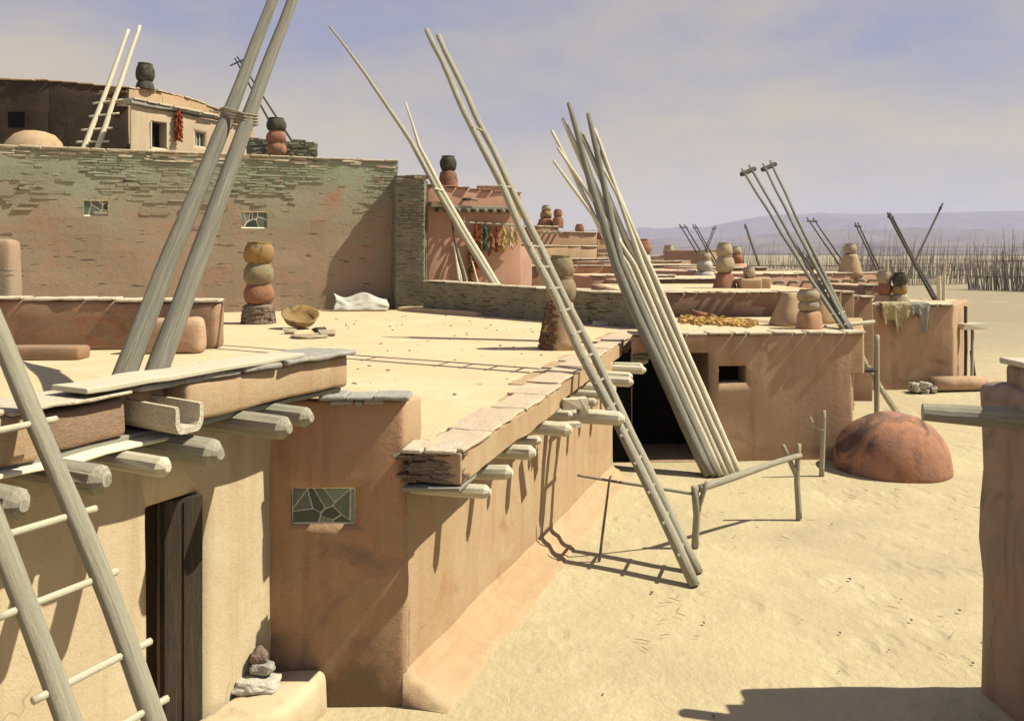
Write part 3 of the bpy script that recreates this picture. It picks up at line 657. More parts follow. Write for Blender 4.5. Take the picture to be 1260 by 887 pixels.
# upper storey on that terrace
TZ = 6.4
H2b = thing('adobe_house', (-14, 30, TZ), 'dark rounded upper storey with a pale stone rim, behind the leaning white ladder', 'house')
arc = [at(-60, 0, 29.0), at(60, 0, 29.3), at(158, 0, 29.8), at(200, 0, 31), at(240, 0, 33), at(275, 0, 35.5), at(312, 0, 38)]
tops = [9.35, 9.35, 9.2, 9.3, 9.35, 9.3, 8.9]
back = [at(-60, 0, 36), at(60, 0, 38), at(158, 0, 40), at(190, 0, 41), at(220, 0, 42), at(250, 0, 43), at(290, 0, 44)]
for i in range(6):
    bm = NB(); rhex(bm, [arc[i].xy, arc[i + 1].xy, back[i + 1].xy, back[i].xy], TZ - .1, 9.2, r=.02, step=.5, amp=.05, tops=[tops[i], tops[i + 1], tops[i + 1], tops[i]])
    build('wall', bm, 'wall_shade' if i < 2 else 'wall_pink', H2b, smooth=True)  # front coloured as if shaded, the curve as if sunlit
    a, b = tops[i], tops[i + 1]
    coping(H2b, arc[i], arc[i + 1], a, .4, 'wall_pink' if i < 2 else 'stone_cap_rose', n=5, side=1, single=True, th=.05, zf=lambda f, a=a, b=b: a + (b - a) * f)
bm = NB(); face_stones(bm, arc[0], arc[2], 8.6, 9.2, 90, .02, sz=(.2, .6), prot=.04); build('stonework', bm, 'wall_rust', H2b)
bm = NB(); p = at(22, 148, 29.1); stone(bm, (p.x, p.y - .05, p.z), .55, .1, .5, 0, amp=.03); build('window', bm, 'void', H2b)
c = at(178, 110, 30.5); chimney(H2b, c, (.62, .5, .25, 'clay_black', False), [(.62, .62, 'clay_black')])
# lit upper house
H2c = thing('adobe_house', (-11, 27, TZ), 'small cream upper house with a dark door, little window and a red chili string', 'house')
u0, u1 = at(160, 0, 26.2), at(303, 0, 30.2)
ud = (u1 - u0).xy.normalized(); un = Vector((ud.y, -ud.x)); U0, U1 = u0.xy, u1.xy
zt0, zt1 = at(160, 127, 26.2).z, at(303, 156, 30.2).z
bm = NB(); rhex(bm, [U0, U1, U1 + Vector((-1.6, 4.2)), U0 + Vector((-1.22, 3.0))], TZ - .1, zt0, r=.05, step=.3, amp=.03, tops=[zt0, zt1, zt1, zt0]); wc = build('wall', bm, 'wall_blush', H2c, smooth=True)
def upt(px): 
    k = (px - CX) / F; return (k * U0.y - U0.x) / (ud.x - k * ud.y)
def ub(a, b, ya, yb, o0, o1):
    p, q = U0 + ud * upt(a), U0 + ud * upt(b); Y = (p.y + q.y) / 2; return [p + un * o0, q + un * o0, q + un * o1, p + un * o1], at(0, yb, Y).z, at(0, ya, Y).z
d1 = ub(186, 205, 150, 182, .3, -.5); d2 = ub(240, 252, 164, 180, .3, -.2); cut(wc, [d1, d2])
q, a, b = ub(187, 204, 151, 182, -.3, -.4); bm = NB(); rhex(bm, q, a, b, r=.01, step=1, amp=0); build('door', bm, 'void', H2c)
q, a, b = ub(240, 252, 164, 180, -.12, -.16); bm = NB(); rhex(bm, q, a, b, r=.01, step=1, amp=0); w_ = build('window', bm, 'glass', H2c)
for px in (243.5, 248): q, a, b = ub(px, px + .7, 164, 180, -.09, -.12); bm = NB(); rhex(bm, q, a, b, r=.005, step=1, amp=0); build('frame', bm, 'wood_pale', w_)
for px in (184.5, 204.5): q, a, b = ub(px, px + 1.8, 150, 182, .03, -.02); bm = NB(); rhex(bm, q, a, b, r=.005, step=1, amp=0); build('door_post', bm, 'wood', H2c)
bm = NB(); rhex(bm, [U0 + un * .13 - ud * .05, U1 + un * .13, U1 - un * .3, U0 - un * .3], zt0 - .02, zt0 + .12, r=.03, step=.25, amp=.03, tops=[zt0 + .1, zt1 + .1, zt1 + .1, zt0 + .1]); build('eave', bm, 'stone_blue', H2c)
coping(H2c, U0 + un * .16, U1 + un * .16, zt0 + .1, .5, 'stone_cap', n=9, side=1, single=True, zf=lambda f: zt0 + .1 + (zt1 - zt0) * f)
# low dark stone wall with its pot chimney
sw = thing('stone_wall', (*at(350, 0, 28.6).xy, TZ), 'low dark dry stone wall standing on the high terrace', 'wall')
a, b = at(303, 0, 28.4), at(391, 0, 28.9); bm = NB(); rhex(bm, strip(a, b, .4, 1), TZ - .05, 7.35, r=.03, step=.2, amp=.04, nscale=3, tops=[7.4, 7.25, 7.25, 7.4]); build('wall', bm, 'stone_grey', sw)
bm = NB(); face_stones(bm, a, b, TZ + .1, 7.35, 180, .0, sz=(.1, .3), h=(.04, .08), prot=.05); build('stonework', bm, 'stone_grey', sw)
c = at(340, 190, 28.0); c.z = TZ; ch_ = thing('pot_chimney', c, 'stack of rust-red and dark pots before the low dark stone wall', 'chimney')
chimney(ch_, c, None, [(.58, .42, 'clay_red'), (.60, .40, 'clay_red'), (.60, .40, 'clay_red'), (.62, .42, 'clay_black')])
# dome on the terrace
bm = NB(); c = at(42, 178, 25.4); c.z = TZ - .0; lathe(bm, c, [(.86, -.1), (.84, .1), (.80, .28), (.70, .48), (.52, .66), (.28, .76), (0, .80)], seg=28, amp=.08)
tag(build('bread_oven', bm, 'wall_pink', smooth=True), 'small tan dome oven on the high terrace before a dark wall', 'oven')

# ------------------------------------------------------------------ HOUSE 3: rose house with porch
V0, V1 = Vector((-2.5, 26.3)), Vector((.30, 27.35)); vd = (V1 - V0).normalized(); vn = Vector((vd.y, -vd.x))
H3 = thing('adobe_house', (-1, 28, 0), 'rose-pink house hung with chili strings under a dark beam eave', 'house')
bm = NB(); rhex(bm, [V0, V1, V1 - vn * 3.5, V0 - vn * 3.5], -.1, 5.6, r=.05, step=.35, amp=.03, tops=[5.72, 5.52, 5.52, 5.72]); build('wall', bm, 'wall_rose', H3, smooth=True)
def vpt(px): 
    k = (px - CX) / F; return (k * V0.y - V0.x) / (vd.x - k * vd.y)
coping(H3, V0, V1, 5.7, .35, 'wall_rust', n=7, side=1, single=True, th=.04, zf=lambda f: 5.72 - .2 * f)
a, b = V0 + vd * vpt(535), V0 + vd * vpt(634)
bm = NB(); rhex(bm, [a + vn * .24, b + vn * .24, b - vn * .02, a - vn * .02], 5.02, 5.12, r=.02, step=.3, amp=.02); build('eave', bm, 'wood_dark', H3)
for i in range(9):
    p = a.lerp(b, (i + .2) / 9); bm = NB(); tube(bm, [xy(p - vn * .1, 4.98), xy(p + vn * random.uniform(.32, .42), 4.97)], .06, seg=8, cap='axe'); build('viga', bm, 'wood_dark', H3)
p = V0 + vd * vpt(536); bm = NB(); stone(bm, (p.x + .25 * vn.x, p.y + .25 * vn.y, 5.13), .55, .4, .14, .3); build('packing_stone', bm, 'stone_cap', H3)
bm = NB(); p = V0 + vd * vpt(570) ; tube(bm, [xy(p - vn * .05, 5.32), xy(p + vn * .35 + vd * .1, 5.30)], .045, seg=8); tube(bm, [xy(p + vn * .3, 5.3), xy(p + vn * .3 + vd * .35, 5.27)], .02, seg=6); build('peg', bm, 'wood_bark', H3)
c = at(552, 228, 27.2); c.z = 5.68; chimney(H3, c, (.62, .5, .52, 'clay_red', False), [(.52, .46, 'clay_black')])
bm = NB(); p = at(607, 235, 27.7); rhex(bm, [(p.x - .5, p.y - .2), (p.x + .55, p.y - .1), (p.x + .55, p.y + .4), (p.x - .5, p.y + .4)], 5.45, 5.78, r=.04, step=.2, amp=.03); build('chimney', bm, 'wall_rust', H3)
# low annexes right of it
def simple_house(x0, x1, ytop, D, depth, m, label, turn=0.0, cap='stone_cap', zb=-.1, mark=None, win=None, amp=.03, group=None, vig=0):
    """a house of the village behind: front from column x0 to x1 at distance D, roof at picture height ytop"""
    p, q = at(x0, ytop, D), at(x1, ytop, D); q.y += turn; q.x = (x1 - CX) / F * q.y
    z = p.z; d = (q - p).xy.normalized(); n_ = Vector((d.y, -d.x))
    T = thing('adobe_house', (*((p + q) / 2).xy, 0), label, 'house', group)
    quad = [p.xy, q.xy, q.xy - n_ * depth, p.xy - n_ * depth]
    bm = NB(); rhex(bm, quad, zb, z, r=.05, step=.5, amp=amp); wo_ = build('wall', bm, m, T, smooth=True)
    if win:
        for (a, b, ya, yb) in win:
            def onl(px): k = (px - CX) / F; return (k * p.y - p.x) / (d.x - k * d.y)
            s_, e_ = p.xy + d * onl(a), p.xy + d * onl(b); Y = s_.y
            zt_, zb_ = at(0, ya, Y).z, max(.03, at(0, yb, Y).z)
            cut(wo_, [([s_ + n_ * .2, e_ + n_ * .2, e_ - n_ * .3, s_ - n_ * .3], zb_, zt_)])
            bm = NB(); rhex(bm, [s_ - n_ * .2, e_ - n_ * .2, e_ - n_ * .24, s_ - n_ * .24], zb_, zt_, r=.01, step=1, amp=0); build('window', bm, 'void', T)
    coping(T, p, q, z - .005, .35, cap, n=max(3, int((q - p).length / .8)), side=1, single=True, th=.05, over=.06)
    for i in range(vig):
        f = (i + .5) / vig; c_ = p.xy.lerp(q.xy, f); bm = NB(); tube(bm, [xy(c_ - n_ * .1, z - .28), xy(c_ + n_ * .4 + d * .0, z - .28)], .06, seg=7, cap='axe'); build('viga', bm, 'wood', T)
    bm = NB(); rhex(bm, [p.xy - n_ * .2 + d * .15, q.xy - n_ * .2 - d * .15, q.xy - n_ * (depth - .2) - d * .15, p.xy - n_ * (depth - .2) + d * .15], z - .1, z + .012, r=.005, step=3, amp=0); build('roof', bm, 'roof', T)
    T['_z'] = z
    return T
simple_house(602, 627, 327, 27.8, 2.0, 'stone_grey', 'little dark grey stone annex at the foot of the rose house', zb=0)
simple_house(627, 655, 300, 29.0, 3.0, 'wall_rose', 'narrow rose block with a rust top beside the chili-hung house', turn=.8)
hs = simple_house(648, 764, 328, 33.0, 4.0, 'wall_brown', 'low reddish-brown house with white mortar cap behind the grey parapet', turn=1.0)
hs = simple_house(645, 735, 303, 38.5, 4.0, 'wall_pink', 'pinkish house with a rust stain, second terrace behind the grey parapet', turn=2.5)
hs = simple_house(686, 735, 286, 45.0, 5, 'wall_earth', 'grey-brown block on the middle terraces next to the twin pot chimneys', turn=1.0)
hs = simple_house(660, 688, 279, 44.0, 5, 'wall_rust', 'orange block carrying twin pot chimneys against the sky', turn=.8, vig=4)
c = at(672, 279, 45.5); chimney(hs, (c.x, c.y, hs['_z']), (1.0, .75, .45, 'clay_red', False), [(.62, .42, 'clay_ochre'), (.5, .3, 'clay_buff')])
c = at(690, 279, 45.0); chimney(hs, (c.x - .15, c.y, hs['_z']), (.6, .5, .5, 'clay_red', False), [(.45, .4, 'clay_red')])
simple_house(735, 765, 313, 41.0, 4, 'wall_earth', 'small grey block with a white cap left of the standing pole bundle', turn=.6)
simple_house(728, 800, 340, 30.0, 3.5, 'wall_rose', 'low rose house with a broad dark stain behind the standing poles', turn=.6)
simple_house(735, 790, 296, 60.0, 6, 'wall_pink', 'far pink block seen through the tops of the poles', turn=1.5)

# ------------------------------------------------------------------ HOUSE 4: earth house with black doorway
H4 = thing('adobe_house', (4, 17, 0), 'brown-shaded adobe house with a black doorway and one small square window hole', 'house')
a, b = Vector((2.10, 15.85)), Vector((6.16, 16.15)); hd = (b - a).normalized(); hn = Vector((hd.y, -hd.x))
Z4 = 2.26
bm = NB(); rhex(bm, [a, b, (7.7, 20.5), (3.1, 20.0)], -.1, Z4, r=.05, step=.3, amp=.035); w4 = build('wall', bm, 'wall_earth', H4, smooth=True)
def hpt(px): 
    k = (px - CX) / F; return (k * a.y - a.x) / (hd.x - k * hd.y)
def hb(x0, x1, y0, y1, o0, o1):
    p, q = a + hd * hpt(x0), a + hd * hpt(x1); Y = (p.y + q.y) / 2; return [p + hn * o0, q + hn * o0, q + hn * o1, p + hn * o1], at(0, y1, Y).z, at(0, y0, Y).z
q1, z_, z__ = hb(778, 872, 430, 575, .2, -1.6); q2, w0_, w1_ = hb(884, 918, 450, 471, .2, -.55)
cut(w4, [(q1, .02, 1.93), (q2, w0_, w1_)])
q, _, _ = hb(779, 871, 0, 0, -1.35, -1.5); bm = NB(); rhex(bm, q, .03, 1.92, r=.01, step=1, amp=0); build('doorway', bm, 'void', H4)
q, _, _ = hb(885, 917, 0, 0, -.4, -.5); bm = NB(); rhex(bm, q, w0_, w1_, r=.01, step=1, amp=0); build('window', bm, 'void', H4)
coping(H4, a, b + hd * .25, Z4 - .01, .35, 'stone_cap', n=12, side=1, th=.04, over=.05)
bm = NB(); rhex(bm, [(2.3, 16.1), (6.2, 16.5), (7.5, 20.3), (3.2, 19.8)], Z4 - .1, Z4 + .012, r=.005, step=3, amp=0); build('roof', bm, 'roof', H4)
bm = NB(); rhex(bm, [b - hd * .1 - hn * .0, b + hd * .22 - hn * .02, (8.0, 20.4), (7.5, 20.4)], 1.52, Z4 - .02, r=.03, step=.25, amp=.02); build('upper_ledge', bm, 'wall_pink', H4)
p4, q4 = at(760, 0, 20.3), at(1037, 0, 20.9)
bm = NB(); rhex(bm, strip(p4, q4, .4, 1), 2.1, 2.80, r=.05, step=.3, amp=.03); build('parapet', bm, 'wall_rust', H4, smooth=True)
coping(H4, p4, q4, 2.79, .4, 'stone_cap', n=14, side=1, single=True, th=.035)
# three chimneys on its roof
c = on(972, 401, Z4); chimney(H4, c, (.86, .34, .66, 'wall_pink', False), [])
c = on(995, 405, Z4); chimney(H4, c, (.52, .42, .34, 'wall_brown', False), [(.40, .22, 'clay_buff'), (.42, .24, 'clay_buff')])
c = on(1010, 398, Z4); chimney(H4, c, (.78, .34, .60, 'wall_pink', False), [])
# beams near its right end
p, q = at(1043, 455, 16.3), at(1077, 455, 16.4); bm = NB(); tube(bm, [p - Vector((.3, 0, 0)), q], .045, seg=8); build('viga', bm, 'wood_bark', H4)
p, q = at(1040, 396, 17.5), at(1076, 396, 17.7); bm = NB(); tube(bm, [p - Vector((.4, 0, .1)), q], .04, seg=8); build('viga', bm, 'wood_pale', H4)
# beehive oven
c = on(1114, 592, 0); c.y += .9; c.x = (1114 - CX) / F * 14.9
bm = NB(); k = 1.0
prof = [(.98, -.1), (.985, .06), (.965, .25), (.92, .45), (.83, .66), (.68, .85), (.46, .99), (.22, 1.06), (0, 1.08)]
lathe(bm, c, [(r_ * .97, h_ * .88) for r_, h_ in prof], seg=44, amp=.03, seed=2)
for v in bm.verts: v.co += noise.noise_vector(v.co * 2.0) * .03 + noise.noise_vector(v.co * 6) * .012
tag(build('bread_oven', bm, 'oven', smooth=True), 'big rust-red beehive oven on the sand of the plaza', 'oven')

# ------------------------------------------------------------------ village behind HOUSE 4
R2 = simple_house(770, 1052, 361.5, 20.95, 6.6, 'wall_rust', 'house whose pale roof carries the tall three-pot chimney', cap='stone_cap', turn=.2)
c = at(891, 360, 24.2); chimney(R2, (c.x, c.y, R2['_z'] - .02), (.66, .42, .45, 'clay_red', False), [(.50, .46, 'clay_buff'), (.44, .40, 'clay_buff')][:2] )
c = at(922, 358, 24.0); chimney(R2, (c.x, c.y, R2['_z'] - .02), (.55, .52, .30, 'wall_pink', True), [(.32, .30, 'clay_buff')])
c = at(937, 358, 24.0); bm = NB(); rhex(bm, [(c.x - .2, c.y - .2), (c.x + .2, c.y - .2), (c.x + .2, c.y + .3), (c.x - .2, c.y + .3)], R2['_z'] - .05, R2['_z'] + .3, r=.06, step=.2, amp=.02); build('parapet', bm, 'wall_pink', R2, smooth=True)
simple_house(770, 948, 345, 28.5, 4.5, 'wall_pink', 'long low pink-fronted house behind the tall three-pot chimney', turn=1.5)
T = simple_house(945, 1092, 338, 33, 5, 'wall_rose', 'pink house with slanting beam shadows beside the pale tower chimney', turn=3.0, vig=9)
c = at(1046, 338, 35.5); chimney(T, (c.x, c.y, T['_z'] - .1), (.95, .60, .85, 'wall_pink', False), [(.5, .42, 'clay_buff')])
simple_house(1010, 1075, 366, 22.5, 1.5, 'wall_rust', 'low rust-coloured wall block between the brown houses', turn=.1)
T = simple_house(800, 862, 333, 38, 5, 'wall_rose', 'rose house with a row of thin sticks, left of the tall three-pot chimney', turn=2.0, win=[(850, 854, 338, 346)], vig=6)
c = at(867, 345, 33); 
T2 = simple_house(855, 880, 334, 36, 5, 'wall_rose', 'tiny rose block with two cream pots left of the tall three-pot chimney', turn=1)
c = at(867, 345, 35.2); chimney(T2, (c.x, c.y - .0, T2['_z'] - .3), (.9, .7, .3, 'stone_white', False), [(.62, .45, 'stone_white'), (.5, .36, 'clay_buff')])
simple_house(900, 945, 330, 40, 5, 'wall_rose', 'small far pink block behind the short square chimney', turn=1)
T = simple_house(780, 850, 322, 52, 7, 'wall_pink', 'far cream house with a white roof line under the horizon', turn=2, cap='stone_white')
c = at(791, 318, 53); chimney(T, (c.x, c.y, T['_z'] - .02), (1.0, .8, .4, 'stone_white', False), [(1.0, .95, 'clay_red')])
simple_house(800, 905, 327, 46, 6, 'wall_cream', 'far cream terrace with white roof line, below the farthest terrace', turn=2, cap='stone_white')
T = simple_house(815, 858, 315, 70, 6, 'wall_cream', 'farthest white-capped terrace under the thin poles', turn=2, cap='stone_white', vig=5)
T = simple_house(874, 888, 308, 62, 4, 'wall_earth', 'far slender grey tower block beside the crossed poles', turn=1)
c = at(866, 325, 58); tc_ = thing('pot_chimney', (c.x, c.y, 0), 'slim far chimney of whitish pots near the grey tower block', 'chimney'); chimney(tc_, (c.x, c.y, 0), (1.5, 1.2, 2.6, 'wall_cream', False), [(1.0, .7, 'clay_buff'), (.9, .65, 'clay_buff')])
c = at(905, 330, 44); tc_ = thing('pot_chimney', (c.x, c.y, 0), 'two small brown pots on a rose chimney behind the tall three-pot chimney', 'chimney'); chimney(tc_, (c.x, c.y, 0), (1.4, 1.1, 3.2, 'wall_rose', False), [(.75, .5, 'clay_red'), (.55, .4, 'clay_buff')])
c = at(1000, 330, 48); tc_ = thing('pot_chimney', (c.x, c.y, 0), 'pale far chimney before the corral fence, left of the crossed poles', 'chimney'); chimney(tc_, (c.x, c.y, 0), (1.3, 1.0, 2.9, 'wall_cream', False), [(.9, .7, 'clay_buff')])

for a_ in ((700, 752, 319, 36, 3, 'wall_rust', 'small rust block with a sunlit cap above the reddish-brown house', .8),
           (742, 782, 322, 34, 3, 'wall_earth', 'squat grey-brown block directly left of the pole bundle', .6),
           (690, 722, 294, 48, 4, 'wall_rose', 'tiny rose upper block on the middle terraces under the twin pot chimneys', .8),
           (752, 800, 306, 52, 4, 'wall_rose', 'rose block seen between the tops of the bundled poles and the horizon', 1),
           (842, 872, 320, 64, 4, 'wall_blush', 'blush block with a white rim left of the grey tower block', 1),
           (930, 990, 333, 43, 4, 'wall_earth', 'low grey-brown block in front of the corral behind the raised ladders', 1),
           (792, 832, 340, 31, 2, 'wall_rust', 'low rust wall block just right of the pole bundle', .4),
           (1064, 1100, 352, 30, 2.5, 'wall_rust', 'narrow rust block behind the red and cream pots', .4)):
    simple_house(a_[0], a_[1], a_[2], a_[3], a_[4], a_[5], a_[6], turn=a_[7], cap='stone_white')
for px, py, D, w_, h_, m_, lab in ((745, 296, 59, .9, .7, 'clay_red', 'small red pot on the far pink block behind the pole tops'), (827, 315, 71, .9, .9, 'clay_buff', 'buff pot on the farthest white-capped terrace'), (716, 285, 46, .5, .45, 'clay_red', 'little red pot right of the twin pot chimneys')):
    zb_ = at(px, py, D).z; bm = NB(); lathe(bm, (at(px, py, D).x, D + 1.5, zb_ - .02), pot_profile(w_, h_), seg=16, amp=.08); tag(build('pot', bm, m_, smooth=True), lab, 'pot')
# ------------------------------------------------------------------ HOUSE 5: right house with hide
H5 = thing('adobe_house', (10.5, 25.5, 0), 'brown house with a hide draped over its wall and two pot chimneys', 'house')
p5, q5 = Vector((7.9, 24.4)), Vector((12.1, 24.5)); Z5 = at(0, 376, 24.4).z
bm = NB(); rhex(bm, [p5, q5, (14.3, 28.0), (8.6, 28)], -.1, Z5, r=.06, step=.35, amp=.05); build('wall', bm, 'wall_earth', H5, smooth=True)
coping(H5, p5, q5, Z5 - .01, .35, 'stone_cap', n=8, side=1, th=.04, single=True)
bm = NB(); rhex(bm, [(8.2, 24.5), (12.0, 24.8), (13.8, 27.7), (8.8, 27.8)], Z5 - .1, Z5 + .012, r=.005, step=3, amp=0); build('roof', bm, 'roof', H5)
c = at(1088, 372, 26.0); chimney(H5, (c.x, c.y, Z5), (.75, .42, .22, 'wall_pink', False), [(.42, .36, 'clay_red'), (.40, .40, 'clay_buff')])
c = at(1107, 372, 25.8); chimney(H5, (c.x, c.y, Z5), (.65, .42, .24, 'clay_buff', False), [(.42, .30, 'clay_ochre'), (.42, .38, 'clay_black')])
# shelf and props at its right side
bm = NB(); p = at(1190, 401, 25.6); stone(bm, (p.x + .05, p.y, p.z), .75, .5, .16, .2); build('shelf', bm, 'wood', H5)
for px, y0, y1 in ((1188, 377, 458), (1196, 405, 461), (1201, 432, 462)):
    bm = NB(); tube(bm, [at(px - (6 if px > 1200 else 0), y0, 25.7), (at(px, y1, 25.3).x, 25.3, 0)], .045, seg=7, wob=.03); build('prop', bm, 'wood_bark' if px != 1196 else 'wood', H5)
bm = NB(); p = at(1156, 374, 26.8); tube(bm, [(p.x, p.y, Z5), (p.x - .02, p.y, Z5 + .75)], .07, seg=8, wob=.02); tube(bm, [(p.x + .12, p.y, Z5), (p.x + .14, p.y, Z5 + .8), (p.x + .2, p.y, Z5 + 1.25)], [.05, .04, .02], seg=7); build('post', bm, 'wood_pale', H5)
# hide draped over the parapet
def drape(name, px0, px1, ztop, yface, prof, m, label, cat):
    bm = NB(); nx, nz = 36, 16; x0, x1 = at(px0, 0, yface).x, at(px1, 0, yface).x; g = {}
    for i in range(nx + 1):
        u = i / nx; ln = 0
        for (a_, b_) in zip(prof[:-1], prof[1:]):
            if a_[0] <= u <= b_[0]: ln = a_[1] + (b_[1] - a_[1]) * (u - a_[0]) / (b_[0] - a_[0])
        for j in range(-5, nz + 1):
            if j < 0: y = yface + .02 - j * .08; z = ztop + .07 + .01 * math.sin(u * 20)
            else:
                y = yface - .07 - .03 * math.sin(u * 17) * (j / nz) - (.03 if j > 1 else 0); z = ztop + .06 - ln * j / nz
            g[i, j] = bm.verts.new((x0 + (x1 - x0) * u + .02 * math.sin(j * .9 + u * 5), y + .012 * noise.noise(Vector((u * 9, j * .4, 0))), z))
    for i in range(nx):
        for j in range(-5, nz): bm.faces.new((g[i, j], g[i + 1, j], g[i + 1, j + 1], g[i, j + 1]))
    ex = bmesh.ops.extrude_face_region(bm, geom=bm.faces[:])
    for v in ex['geom']:
        if isinstance(v, bmesh.types.BMVert): v.co += Vector((0, -.012, .012))
    tag(build(name, bm, m, smooth=True), label, cat)
drape('hide', 1083, 1119, Z5, 24.42, [(0, .30), (.1, .62), (.2, .45), (.45, .45), (.55, .85), (.66, .60), (.72, .9), (.8, .45), (1, .30)], 'hide', 'yellow-grey animal hide with a red patch, hung over the brown wall', 'hide')
drape('hide', 1118, 1142, Z5, 24.44, [(0, .35), (.3, .25), (.55, .35), (.72, .85), (.82, .80), (.9, .3), (1, .15)], 'hide_grey', 'plain grey hide with a dangling leg beside the yellow one', 'hide')
# log and rubble at its foot
bm = NB(); p, q = at(1147, 470, 24.0), at(1211, 470, 24.3); tube(bm, [(p.x, p.y, .2), (q.x, q.y, .19)], [.2, .19], seg=14, cap='flat'); tag(build('log', bm, 'wall_earth', smooth=True), 'thick short log lying on the sand beside the brown house', 'log')
bm = NB()
for i in range(60): stone(bm, (at(random.uniform(1121, 1147), 0, 24).x, 23.7 + random.random() * .4, random.uniform(.02, .22)), random.uniform(.05, .2), .12, random.uniform(.04, .12), random.random() * 3)
tag(build('rubble', bm, 'stone_white'), 'heap of pale broken stones at the end of the thick log', 'rubble', kind='stuff')

# ------------------------------------------------------------------ poles and ladders
GP = 'wooden ladders and poles raised over the roofs'
def ladder(name, label, A0, A1, Bv, rungs, r0, r1, m='wood', rm='wood_pale', rr=None, cross=None, over=.06, B1v=None, group=GP, seg=9, wob=.02, cat='ladder'):
    """two rails A0->A1 and the same shifted by Bv (B1v at the top); rungs = list of fractions"""
    A0, A1, Bv = Vector(A0), Vector(A1), Vector(Bv); Bt = Vector(B1v) if B1v is not None else Bv
    T = thing(name, A0, label, cat, group)
    for k, (p, q) in enumerate(((A0, A1), (A0 + Bv, A1 + Bt))):
        bm = NB(); tube(bm, [p, p.lerp(q, .5) + Vector((0, 0, -.004 * (q - p).length)), q], [r0, (r0 + r1) / 2, r1], seg=seg, wob=wob, seed=k + A0.x); build('rail', bm, m, T, smooth=True)
    for f in rungs:
        p, q = A0.lerp(A1, f), (A0 + Bv).lerp(A1 + Bt, f); d = (q - p).normalized(); bm = NB(); tube(bm, [p - d * (r0 + over * random.uniform(.6, 1.3)), q + d * (r0 + over * random.uniform(.6, 1.3)) + Vector((0, 0, random.uniform(-.01, .01)))], rr or r0 * .42, seg=7); build('rung', bm, rm, T, smooth=True)
    if cross:
        f, wdt, th_ = cross; p, q = A0.lerp(A1, f), (A0 + Bv).lerp(A1 + Bt, f); d = (q - p).normalized(); bm = NB()
        g = tube(bm, [p - d * wdt, q + d * wdt], th_, seg=6); build('crosspiece', bm, 'wood_bark', T)
    return T
# near ladder, lower left
Pc = Vector((-2.57, 4.72, 2.95)); dv = Vector((.86, -.44, -1.5)); foot = Pc + dv * 1.967; top = Pc - dv * .65
Bv = -Vector((.42, .906, 0)) * .40
def fr_y(y):     # fraction up the near rail that projects to picture row y
    lo_, hi_ = 0, 1
    for _ in range(40):
        mid = (lo_ + hi_) / 2; P = foot.lerp(top, mid); yy = HZ + F * (H - P.z) / P.y
        if yy > y: lo_ = mid
        else: hi_ = mid
    return lo_
ladder('ladder', 'near pale wooden ladder leaning on the eave of the cream wall with the door', foot, top, Bv, [fr_y(y) for y in (1010, 935, 872, 803, 712, 634, 520)], .056, .050, m='wood', rm='wood_pale', rr=.019, over=.07, wob=.045)
# lashed giant poles
T = thing('pole_pair', at(165, 437, 9), 'two very thick leaning poles tied together, rising out of the picture top', 'poles', GP)
ax = []
for (x0, y0, x1, y1) in ((163, 437, 349, -30), (200, 434, 371, -30)):
    p, q = at(x0, y0, 9.0), at(x1, y1, 11.6); d = (p - q).normalized(); f_ = p + d * ((p.z - RZ) / -d.z)
    bm = NB(); tube(bm, [f_, p, p.lerp(q, .5), q], [.116, .112, .084, .060], seg=16, wob=.03, seed=x0); build('pole', bm, 'wood_dark', T, smooth=True); ax.append((p, q))
bm = NB()
def ony(pq, y):
    lo_, hi_ = 0, 1
    for _ in range(40):
        mid = (lo_ + hi_) / 2; P = pq[0].lerp(pq[1], mid)
        if HZ + F * (H - P.z) / P.y > y: lo_ = mid
        else: hi_ = mid
    return pq[0].lerp(pq[1], lo_)
la, lb = ony(ax[0], 140), ony(ax[1], 148)
for k in range(4):
    o = Vector((0, 0, .035 * (k - 1.5))); tube(bm, [la + o + Vector((-.10, 0, 0)), la + o + Vector((0, -.115, 0)), lb + o + Vector((0, -.115, 0)), lb + o + Vector((.11, 0, 0)), lb + o + Vector((0, .12, 0)), la + o + Vector((0, .12, 0)), la + o + Vector((-.10, 0, 0))], .014, seg=6)
tube(bm, [la + Vector((-.1, -.05, 0)), la + Vector((-.2, -.1, .02))], .012, seg=5)
build('lashing', bm, 'rope', T)
# roof ladder seen on edge
fA = on(855, 721, 0); P2 = Vector((1.068, 11.5, 2.1)); d = P2 - fA
k = (525 - CX) / F; tt = (k * fA.y - fA.x) / (d.x - k * d.y); topA = fA + d * tt; fl = 0.0
topA.z = at(525, 37, topA.y).z if abs(topA.z - at(525, 37, topA.y).z) < .8 else topA.z
ladder('ladder', 'long narrow ladder seen almost edge-on, from the plaza sand past the roof edge', fA, topA, (.12, .40, 0), [i / 26 for i in range(1, 14)] + [.62, .75], .066, .045, m='wood', rm='wood', rr=.02, over=.03, wob=.05, B1v=(.17, .40, 0), seg=10)
